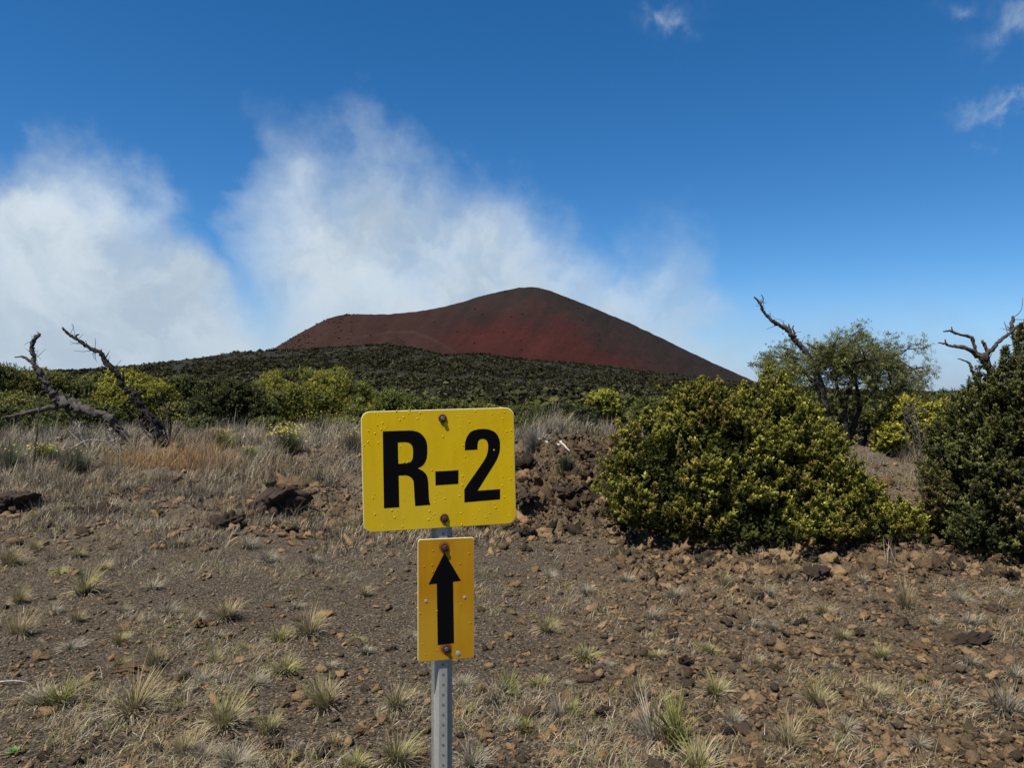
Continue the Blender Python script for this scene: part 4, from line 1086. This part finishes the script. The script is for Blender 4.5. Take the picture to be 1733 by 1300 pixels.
herb('pale grey grass clump right of the rubble mound top', 905, 770, 10.6, 60, 44, (.09, .08, .07), (.24, .22, .19), 0, 60, 'grass_clump')

# little rosette plant in the lower left corner
def rosette():
    y = rowd(1276, 22); b = foot(22, 1276, y); bg = Bag(); r = np.random.default_rng(2)
    n = 14; a = np.arange(n) * 2.4; lean = np.linspace(.5, 1.35, n); k = .035
    for i in range(n):
        o = np.array([math.cos(a[i]), math.sin(a[i]), 0]); s = np.array([-o[1], o[0], 0]); l = k * (.6 + .05 * i)
        d0 = o * math.sin(lean[i]) + np.array([0, 0, math.cos(lean[i])])
        bb = b + np.array([0, 0, .008]); v = [bb - s * .003, bb + s * .003, bb + d0 * l * .6 + s * .008, bb + d0 * l + np.array([0, 0, .004]), bb + d0 * l * .6 - s * .008]
        bg.add(np.array(v), np.array([[0, 1, 2, 4]]), np.array((.20, .30, .10))); bg.f[3].append(np.array([[2, 3, 4]]) + bg.n - 5)
    tag(link('rosette_plant', bg.mesh('rosette_plant', M_LEAF, b), None, tuple(b)), 'small bright green rosette plant in the lower left corner', 'plant')
rosette()


# ------------------------------------------------------------------ distant shrubland (one mass)
def shrubland():
    r = np.random.default_rng(91); bag = Bag()
    def clump(nq, seed):
        q = np.random.default_rng(seed); v = []; f = []; t = []
        for i in range(nq):
            u = unit(q.normal(0, 1, (1, 3)))[0]; u[2] = abs(u[2]); c = u * np.array([1, 1, .75]) * q.uniform(.55, 1)
            n = unit((u + q.normal(0, .5, 3))[None])[0]; a = np.cross(n, [0.3, .2, 1]); a /= np.linalg.norm(a); b = np.cross(n, a); s = q.uniform(.16, .34); k = len(v)
            v += [c - a * s, c + b * s * .8, c + a * s, c - b * s * .8]; f.append([k, k + 1, k + 2, k + 3]); t += [c[2]] * 4
        return np.array(v), np.array(f), np.clip(np.array(t), 0, 1)
    T = [clump(30, i) for i in range(5)]
    def put(n, d0, d1, p0, p1, s0, s1, dens, dark, light):
        d = np.exp(r.uniform(math.log(d0), math.log(d1), n)); px = r.uniform(p0, p1, n)
        x = (px - 866.5) * d / F; y = d
        k = r.random(n) < dens(px, d, x, y); x, y, d, px = x[k], y[k], d[k], px[k]; n = len(x)
        pos = np.stack([x, y, H(x, y) - .1], 1); s = s0 + (s1 - s0) * r.random(n) ** 1.7 * 1.25
        u = r.random((n, 1)) ** 1.6
        tip = np.array(dark) * (1 - u) + np.array(light) * u
        w5 = r.integers(0, 5, n)
        for i in range(5):
            q = w5 == i; stamp(bag, T[i], pos[q], np.tile([0, 0, 1.0], (int(q.sum()), 1)) + r.normal(0, .08, (int(q.sum()), 3)), s[q], tip[q] * .55, tip[q], r, .2)
    pt = lambda px, d, x, y: .34 + .66 * ss(fbm(px * .022, np.log(d) * 7, 4, 71), .40, .55)
    put(24000, 110, 520, -300, 2050, .5, 1.9, pt, (.020, .020, .012), (.098, .094, .048))
    put(20000, 380, 905, -300, 2050, 1.0, 2.7, pt, (.019, .019, .012), (.078, .075, .040))
    put(1600, 850, 900, -300, 2050, 1.5, 3.8, lambda *a: 1 + 0 * a[0], (.02, .022, .014), (.06, .066, .034))
    put(1500, 45, 125, -200, 1950, .7, 1.8, lambda px, d, x, y: .75 + 0 * px, (.05, .052, .018), (.19, .19, .06))
    o = link('shrubland', bag.mesh('shrubland', M_SCRUB))
    tag(o, 'dark scrub covering the lava hillside below the red cinder cone', 'scrub', kind='stuff')
    # scattered shrubs growing high on the left slope of the cone
    bag = Bag(); X, Y, Z, SPX, SPY = CONE_GRID
    ok = (SPX > 450) & (SPX < 1250) & (Y < 1410) & (Y > 1000) & (SPY < np.interp(SPX, RIDGE_X, RIDGE_Y) + 2)
    i_, j_ = np.nonzero(ok); w_ = np.where(SPX[i_, j_] < 600, 1.0, .05) * (.15 + ss(fbm(SPX[i_, j_] * .03, SPY[i_, j_] * .06, 3, 5), .5, .62))
    k = r.choice(len(i_), 230, replace=False, p=w_ / w_.sum()); i_, j_ = i_[k], j_[k]
    pos = np.stack([X[i_, j_], Y[i_, j_], Z[i_, j_]], 1); n = len(pos)
    for i in range(5):
        stamp(bag, T[i], pos[i::5], np.tile([0, 0, 1.0], (len(pos[i::5]), 1)), r.uniform(.8, 2.6, len(pos[i::5])), (.015, .015, .01), (.035, .035, .02), r, .2)
    tag(link('cone_scrub', bag.mesh('cone_scrub', M_SCRUB)), 'sparse dark shrubs dotted over the left slope of the red cone', 'scrub', kind='stuff')
shrubland()


# ------------------------------------------------------------------ the sign post and its two signs
def sign_post():
    D = 1.94
    yaw = R(13)      # left edge nearer to the camera
    def metal(name, c, rough, metallic=0.0, streak=0.0):
        m, k, b = new_mat(name); tcx = k.node('ShaderNodeTexCoord')
        mp = k.node('ShaderNodeMapping'); k.l.new(tcx.outputs['Object'], mp.inputs[0]); mp.inputs['Scale'].default_value = (60, 60, 4)
        n = k.noise(mp.outputs[0], 1.5, 5, .6); n2 = k.noise(tcx.outputs['Object'], 90, 4, .6)
        f = k.m('ADD', 1 - streak, k.m('MULTIPLY', k.m('ADD', n, n2), streak)); col = k.mix(1.0, (*c, 1), k.comb(f, f, f), 'MULTIPLY')
        k.l.new(col, b.inputs['Base Color']); b.inputs['Metallic'].default_value = metallic
        k.put(b.inputs['Roughness'], k.m('ADD', rough - .1, k.m('MULTIPLY', n, .25)))
        bump(k, b, n2, .15, .002)
        return m
    m_galv = metal('galvanised_steel', (.36, .352, .325), .55, .35, .6)
    m_edge = metal('worn_sign_edge', (.62, .56, .34), .6, 0, .3)
    m_black, kb, bb = new_mat('black_lettering'); bb.inputs['Base Color'].default_value = (.0035, .0035, .004, 1); bb.inputs['Roughness'].default_value = .8; bb.inputs['Specular IOR Level'].default_value = .03
    def sign_paint(name, c0, c1, stains, w_, h_):
        """yellow sheeting with rust stains that run down from each bolt"""
        m, k, b = new_mat(name); tcx = k.node('ShaderNodeTexCoord'); v = tcx.outputs['Object']
        sp = k.node('ShaderNodeSeparateXYZ'); k.l.new(v, sp.inputs[0]); X, Z = sp.outputs[0], sp.outputs[2]
        n = k.noise(v, 9, 5, .6); nf = k.noise(v, 140, 4, .6)
        mp = k.node('ShaderNodeMapping'); k.l.new(v, mp.inputs[0]); mp.inputs['Scale'].default_value = (40, 40, 3)
        st = k.noise(mp.outputs[0], 1.6, 4, .6)
        c = k.mix(k.sstep(k.m('ADD', k.m('MULTIPLY', n, .6), k.m('MULTIPLY', st, .4)), .35, .65), c0, c1)
        dirt = k.m('MULTIPLY', k.sstep(nf, .58, .72), .35)
        c = k.mix(k.m('MULTIPLY', k.sstep(k.noise(v, 3.5, 3, .5), .4, .7), .22), c, (.50, .40, .06))
        c = k.mix(dirt, c, (.30, .22, .03))
        for (sx, sz, r0, run, amt) in stains:
            ax = k.m('SUBTRACT', X, sx); az_ = k.m('SUBTRACT', Z, sz)
            dd = k.m('SQRT', k.m('ADD', k.m('MULTIPLY', ax, ax), k.m('MULTIPLY', az_, az_)))
            halo = k.m('SUBTRACT', 1.0, k.sstep(k.m('ADD', dd, k.m('MULTIPLY', k.m('SUBTRACT', n, .5), .012)), r0, r0 * 2.1))
            drip = k.m('MULTIPLY', k.m('SUBTRACT', 1.0, k.sstep(k.m('ABSOLUTE', k.m('ADD', ax, k.m('MULTIPLY', k.m('SUBTRACT', n, .5), .004))), .001, .0065)), k.m('MULTIPLY', k.sstep(az_, -run, -run * .3), k.m('LESS_THAN', az_, 0.0)))
            f = k.m('MULTIPLY', k.m('MAXIMUM', halo, drip), amt, clamp=True)
            c = k.mix(f, c, (.17, .035, .006))
        k.l.new(c, b.inputs['Base Color']); b.inputs['Roughness'].default_value = .5; b.inputs['Specular IOR Level'].default_value = .2
        bump(k, b, nf, .06, .001)
        return m
    m_rust = metal('rusty_steel', (.075, .022, .012), .75, .2, .9)
    m_bolt = metal('bolt_steel', (.16, .14, .15), .5, .7, .7)
    foot_ = foot(750, 1300, D)
    root = empty('sign_post', (foot_[0], D, foot_[2]), 'galvanised steel U channel post carrying the two yellow trail signs', 'post')
    root.rotation_euler = (0, 0, yaw)
    fz = foot_[2]
    px_at = lambda px: (px - 750) * D / F
    zt = P(750, 900 - 165, D)[2] - fz    # post top hidden behind the upper sign
    # --- U channel (local x right, y away, z up)
    prof = [(-.0265, .026), (-.0265, .0235), (-.0200, .0235), (-.0105, .0), (.0105, .0), (.0160, .0235), (.0265, .0235), (.0265, .026), (.0135, .026), (.009, .0022), (-.009, .0022), (-.018, .026)]
    import bmesh
    bm = bmesh.new(); zb = -.35
    rings = []
    zs = [zb, zt]
    for z in zs: rings.append([bm.verts.new((a, b, z)) for a, b in prof])
    for i in range(len(prof)):
        j = (i + 1) % len(prof); bm.faces.new([rings[0][i], rings[0][j], rings[1][j], rings[1][i]])
    bm.faces.new(rings[0][::-1]); bm.faces.new(rings[1])
    bmesh.ops.recalc_face_normals(bm, faces=bm.faces)
    me = bpy.data.meshes.new('channel'); bm.to_mesh(me); bm.free(); me.materials.append(m_galv)
    ch = link('channel', me, root)
    # punched holes: flat discs on the web, the dark of each hole put into colour
    m_hole, kh, bh = new_mat('punched_hole'); bh.inputs['Base Color'].default_value = (.13, .125, .11, 1); bh.inputs['Roughness'].default_value = .9
    z_first = P(750, 904, D)[2] - fz
    hb = Bag(); n = 16; a = np.linspace(0, 2 * math.pi, n, endpoint=False)
    hr = .0032
    for i in range(60):
        z = z_first - i * .0254
        if z < .02: break
        v = [[0, -.0006, z]] + [[math.cos(t) * hr, -.0006, z + math.sin(t) * hr] for t in a]
        hb.add(np.array(v), np.array([[0, 1 + (j + 1) % n, 1 + j] for j in range(n)]), np.array((.03, .03, .03)))
    hm = hb.mesh('punched_holes', m_hole); hm_o = link('punched_holes', hm, root)
    # --- plates
    def plate(name, w_, h_, rad, mat, loc, roll, bumps, seed):
        r = np.random.default_rng(seed); th = .0022
        out = []
        for cx, cz, a0 in ((w_ / 2 - rad, h_ / 2 - rad, 0), (-w_ / 2 + rad, h_ / 2 - rad, 90), (-w_ / 2 + rad, -h_ / 2 + rad, 180), (w_ / 2 - rad, -h_ / 2 + rad, 270)):
            for t in np.linspace(0, 90, 9): out.append((cx + rad * math.cos(R(a0 + t)), cz + rad * math.sin(R(a0 + t))))
        bm = bmesh.new()
        ins = 1 - .0014 / (w_ / 2); insz = 1 - .0014 / (h_ / 2)
        f_in = [bm.verts.new((x * ins, -th, z * insz)) for x, z in out]
        f_out = [bm.verts.new((x, -th + .0007, z)) for x, z in out]
        b_out = [bm.verts.new((x, 0, z)) for x, z in out]
        bm.faces.new(f_in)
        for i in range(len(out)):
            j = (i + 1) % len(out)
            q = bm.faces.new([f_in[i], f_out[i], f_out[j], f_in[j]]); q.material_index = 1
            q = bm.faces.new([f_out[i], b_out[i], b_out[j], f_out[j]]); q.material_index = 1
        q = bm.faces.new(b_out[::-1]); q.material_index = 1
        bmesh.ops.recalc_face_normals(bm, faces=bm.faces)
        # blisters pressed up in the sheeting
        for (bx, bz, br) in bumps:
            prev = None; top = bm.verts.new((bx, -th - br * .42, bz))
            rings = []
            for q_, hgt in ((1.0, -.00002), (.8, .16), (.5, .34)):
                rings.append([bm.verts.new((bx + br * q_ * math.cos(t), -th - br * hgt if hgt > 0 else -th + .0001, bz + br * q_ * math.sin(t))) for t in np.linspace(0, 2 * math.pi, 10, endpoint=False)])
            for k in range(2):
                for i in range(10):
                    j = (i + 1) % 10; f = bm.faces.new([rings[k][i], rings[k][j], rings[k + 1][j], rings[k + 1][i]]); f.smooth = True
            for i in range(10):
                f = bm.faces.new([rings[2][i], rings[2][(i + 1) % 10], top]); f.smooth = True
        bmesh.ops.recalc_face_normals(bm, faces=[f for f in bm.faces if f.smooth])
        me = bpy.data.meshes.new(name); bm.to_mesh(me); bm.free(); me.materials.append(mat); me.materials.append(m_edge)
        return me
    # positions in the root's frame
    c_, s_ = math.cos(yaw), math.sin(yaw)
    def local(px, py):
        """point of the sign plane seen at (px, py)"""
        o = np.array([foot_[0], D]); dirx = (px - 866.5) / F
        # point (x, y) = t*(dirx, 1); sign plane through o with in-plane direction (c_, s_), normal (-s_, c_)
        nrm = np.array([-s_, c_]); t = nrm @ o / (nrm @ np.array([dirx, 1.0])); p = t * np.array([dirx, 1.0])
        return float((p - o) @ np.array([c_, s_])), float(EYE - (py - HZ) * t / F - fz)
    def fill(name, polys, h, mat, parent):
        cu = bpy.data.curves.new(name, 'CURVE'); cu.dimensions = '2D'; cu.fill_mode = 'FRONT'
        for pl in polys:
            spn = cu.splines.new('POLY'); spn.points.add(len(pl) - 1); spn.use_cyclic_u = True
            for i, (x, z) in enumerate(pl): spn.points[i].co = (x, z, 0, 1)
        o = bpy.data.objects.new(name, cu); COL.objects.link(o)
        bpy.context.view_layer.update()
        me = bpy.data.meshes.new_from_object(o); bpy.data.objects.remove(o)
        for v in me.vertices: v.co = (v.co.x, -h, v.co.y)
        me.materials.clear(); me.materials.append(mat)
        return link(name, me, parent)
    def smooth(pl):
        """points with a third value 1 are corners; the runs between them are rounded"""
        out = []; n = len(pl)
        for i in range(n):
            p0, p1, p2, p3 = pl[i - 1], pl[i], pl[(i + 1) % n], pl[(i + 2) % n]
            if len(p1) > 2 and len(p2) > 2: out.append(p1[:2]); continue
            a = np.array(p1[:2], float) if len(p1) > 2 else np.array(p0[:2], float)
            d = np.array(p2[:2], float) if len(p2) > 2 else np.array(p3[:2], float)
            b = np.array(p1[:2], float); c = np.array(p2[:2], float)
            for t in np.linspace(0, 1, 7)[:-1]:
                q = .5 * (2 * b + (c - a) * t + (2 * a - 5 * b + 4 * c - d) * t * t + (3 * b - a - 3 * c + d) * t ** 3); out.append(tuple(q))
        return out
    C = 1
    def bolt(parent, x, z, rw, washer, y0):
        bm = bmesh.new()
        bmesh.ops.create_cone(bm, cap_ends=True, segments=24, radius1=rw, radius2=rw * .93, depth=.0028, matrix=Matrix.Translation((x, y0 - .0014, z)) @ Matrix.Rotation(R(90), 4, 'X'))
        me = bpy.data.meshes.new('washer'); bm.to_mesh(me); bm.free(); me.materials.append(m_rust)
        wo_ = link('washer', me, parent)
        bm = bmesh.new()
        bmesh.ops.create_cone(bm, cap_ends=True, segments=6, radius1=rw * .56, radius2=rw * .50, depth=.005, matrix=Matrix.Translation((x, y0 - .0028 - .0025, z)) @ Matrix.Rotation(R(90), 4, 'X') @ Matrix.Rotation(R(12), 4, 'Z'))
        bmesh.ops.bevel(bm, geom=[e for e in bm.edges], offset=.0005, segments=1, affect='EDGES')
        me = bpy.data.meshes.new('bolt'); bm.to_mesh(me); bm.free(); me.materials.append(m_rust if washer else m_bolt)
        link('bolt', me, parent)
    # upper sign
    w1, h1 = .386, .2985
    x0, z0 = local(744.6, 793.2)
    rr = np.random.default_rng(12); roll = R(1.3)
    def z3(x, y): return (580 + x * 320 / 1733., 670 + y * 320 / 1733.)   # enlarged crop -> picture
    cr, sr = math.cos(-roll), math.sin(-roll)
    def u1(x, y):
        a, b = local(*z3(x, y)); a -= x0; b -= z0; return (a * cr - b * sr, a * sr + b * cr)
    def in_letters(a, b):
        return (355 < a < 525 and 315 < b < 1035) or (500 < a < 810 and 310 < b < 440) or (625 < a < 800 and 400 < b < 1010) or (500 < a < 700 and 610 < b < 740) or (1100 < a < 1450 and 300 < b < 500) or (1105 < a < 1445 and 845 < b < 980) or (1150 < a < 1440 and 500 < b < 850 and abs(a - (1420 - (b - 500) * .62)) < 110) or (835 < a < 1065 and 675 < b < 825)
    bl = [(295,160),(318,170),(493,145),(610,130),(607,162),(550,195),(522,220),(705,160),(685,210),(735,210),(362,250),(320,268),(400,285),(378,300),(348,308),(232,322),(295,343),(230,420),(320,425),(240,442),(196,455),(530,470),(915,372),(790,535),(822,680),(1045,190),(1110,140),(1100,225),(1155,237),(1212,147),(1360,165),(1413,165),(1430,172),(1475,150),(1462,215),(1303,250),(1067,288),(1425,292),(1492,328),(1545,310),(1530,380),(1505,455),(1507,512),(1092,455),(1120,562),(1183,627),(1258,440),(1445,618),(1540,640),(1528,765),(1465,745),(1095,738),(1090,815),(1310,782),(1455,820),(292,893),(275,935),(612,897),(853,910),(845,940),(932,935),(845,980),(1075,922),(1480,932),(1548,945),(1388,988),(1395,1025),(445,1048),(495,1048),(290,1085),(480,1115),(557,1120),(792,1052),(838,1080),(810,1110),(822,1122),(783,1133),(1042,1075),(1083,1075),(1185,1088),(1242,1052),(1340,1070),(1310,1110),(1215,1120),(1520,1105),(370,1190),(545,1200),(1090,1175),(560,600),(485,622),(460,440),(430,830),(650,715),(660,770),(495,780),(1255,350),(1380,500),(600,600)]
    bumps1 = [(*u1(a + rr.normal(0, 3), b + rr.normal(0, 3)), rr.uniform(.0014, .0026)) for a, b in bl if not in_letters(a, b)]
    bz_top = u1(912, 207); bz_bot = u1(928, 1120)
    m_y1 = sign_paint('yellow_sign_sheeting', (.57, .370, .0005), (.64, .420, .001), [(bz_top[0], bz_top[1], .0065, .030, .85), (bz_bot[0], bz_bot[1], .0068, .026, .9)], w1, h1)
    s1 = link('sign_panel', plate('sign_panel', w1, h1, .022, m_y1, 0, 0, bumps1, 3), root, (x0, -.0045, z0))
    s1.rotation_euler = (0, -roll, 0)
    s1['label'] = 'larger rounded yellow panel reading R-2'
    th = .0022
    Rl = [(365,325,C),(560,318,C),(640,319),(705,340),(752,390),(770,450),(770,540),(755,600),(725,640),(684,662,C),(735,690),(768,730),(780,790),(785,900),(790,960),(801,996,C),(662,1007,C),(655,930,C),(648,800),(638,765),(612,738),(580,727),(550,727,C),(510,728,C),(516,1018,C),(376,1027,C)]
    Rc = [(503,426,C),(560,423,C),(600,428),(628,450),(640,485),(641,550),(630,590),(605,612),(570,618,C),(507,622,C)]
    Two = [(1115,497,C),(1117,430),(1135,375),(1170,330),(1225,308),(1290,303),(1350,312),(1400,342),(1428,390),(1436,445),(1432,510),(1412,570),(1380,630,C),(1230,868,C),(1437,853,C),(1437,946,C),(1111,974,C),(1110,856,C),(1150,795,C),(1285,600),(1318,530),(1328,470),(1322,425),(1303,400),(1275,393),(1248,402),(1234,428),(1230,465),(1231,491,C)]
    Dash = [(845,692,C),(1057,680,C),(1055,804,C),(847,818,C)]
    for nm, polys in (('letter_r', [Rl, Rc]), ('hyphen', [Dash]), ('digit_two', [Two])):
        fill(nm, [[u1(*p) for p in smooth(pl)] for pl in polys], th + .00035, m_black, s1)
    bolt(s1, *bz_top, .0103, False, -th); bolt(s1, *bz_bot, .0108, True, -th)
    # lower sign
    w2, h2 = .1435, .307
    x2, z2 = local(754.6, 1013.5)
    def u2(x, y):
        a, b = local(660 + x * 200 / 619., 880 + y * 420 / 1300.); return (a - x2, b - z2)
    bl2 = [(225,160),(178,243),(220,235),(222,270),(365,228),(413,174),(390,100),(157,488),(245,475),(228,530),(417,537),(370,440),(167,648),(186,703),(247,680),(195,380)]
    bumps2 = [(*u2(a, b), rr.uniform(.0014, .0024)) for a, b in bl2]
    t2, b2 = u2(283, 143), u2(293, 671)
    m_y2 = sign_paint('amber_sign_sheeting', (.38, .172, .001), (.43, .205, .002), [(t2[0], t2[1], .0085, .012, .85), (b2[0], b2[1], .0095, .026, .9)], w2, h2)
    s2 = link('sign_panel', plate('sign_panel', w2, h2, .007, m_y2, 0, 0, bumps2, 4), root, (x2, -.0045, z2))
    s2['label'] = 'smaller amber panel with a black up arrow'
    arrow = [(283,170),(370,317),(328,321),(333,642),(248,653),(243,331),(200,336)]
    fill('arrow', [[u2(*p) for p in arrow]], th + .00035, m_black, s2)
    bolt(s2, *t2, .0106, True, -th); bolt(s2, *b2, .0102, False, -th)
    # drilled holes and a loose washer mark
    for (a, b, q) in ((187, 423, .0042), (389, 404, .0042), (355, 697, .0065)):
        hx, hz = u2(a, b); bm = bmesh.new()
        for rad_, dep in ((q, .0006), (q * .55, .0012)):
            bmesh.ops.create_cone(bm, cap_ends=True, segments=18, radius1=rad_, radius2=rad_ * .95, depth=dep, matrix=Matrix.Translation((hx, -th - dep / 2, hz)) @ Matrix.Rotation(R(90), 4, 'X'))
        me = bpy.data.meshes.new('rivet'); bm.to_mesh(me); bm.free(); me.materials.append(metal('rivet_metal', (.38, .37, .36), .5, .3, .8))
        link('rivet', me, s2)
sign_post()
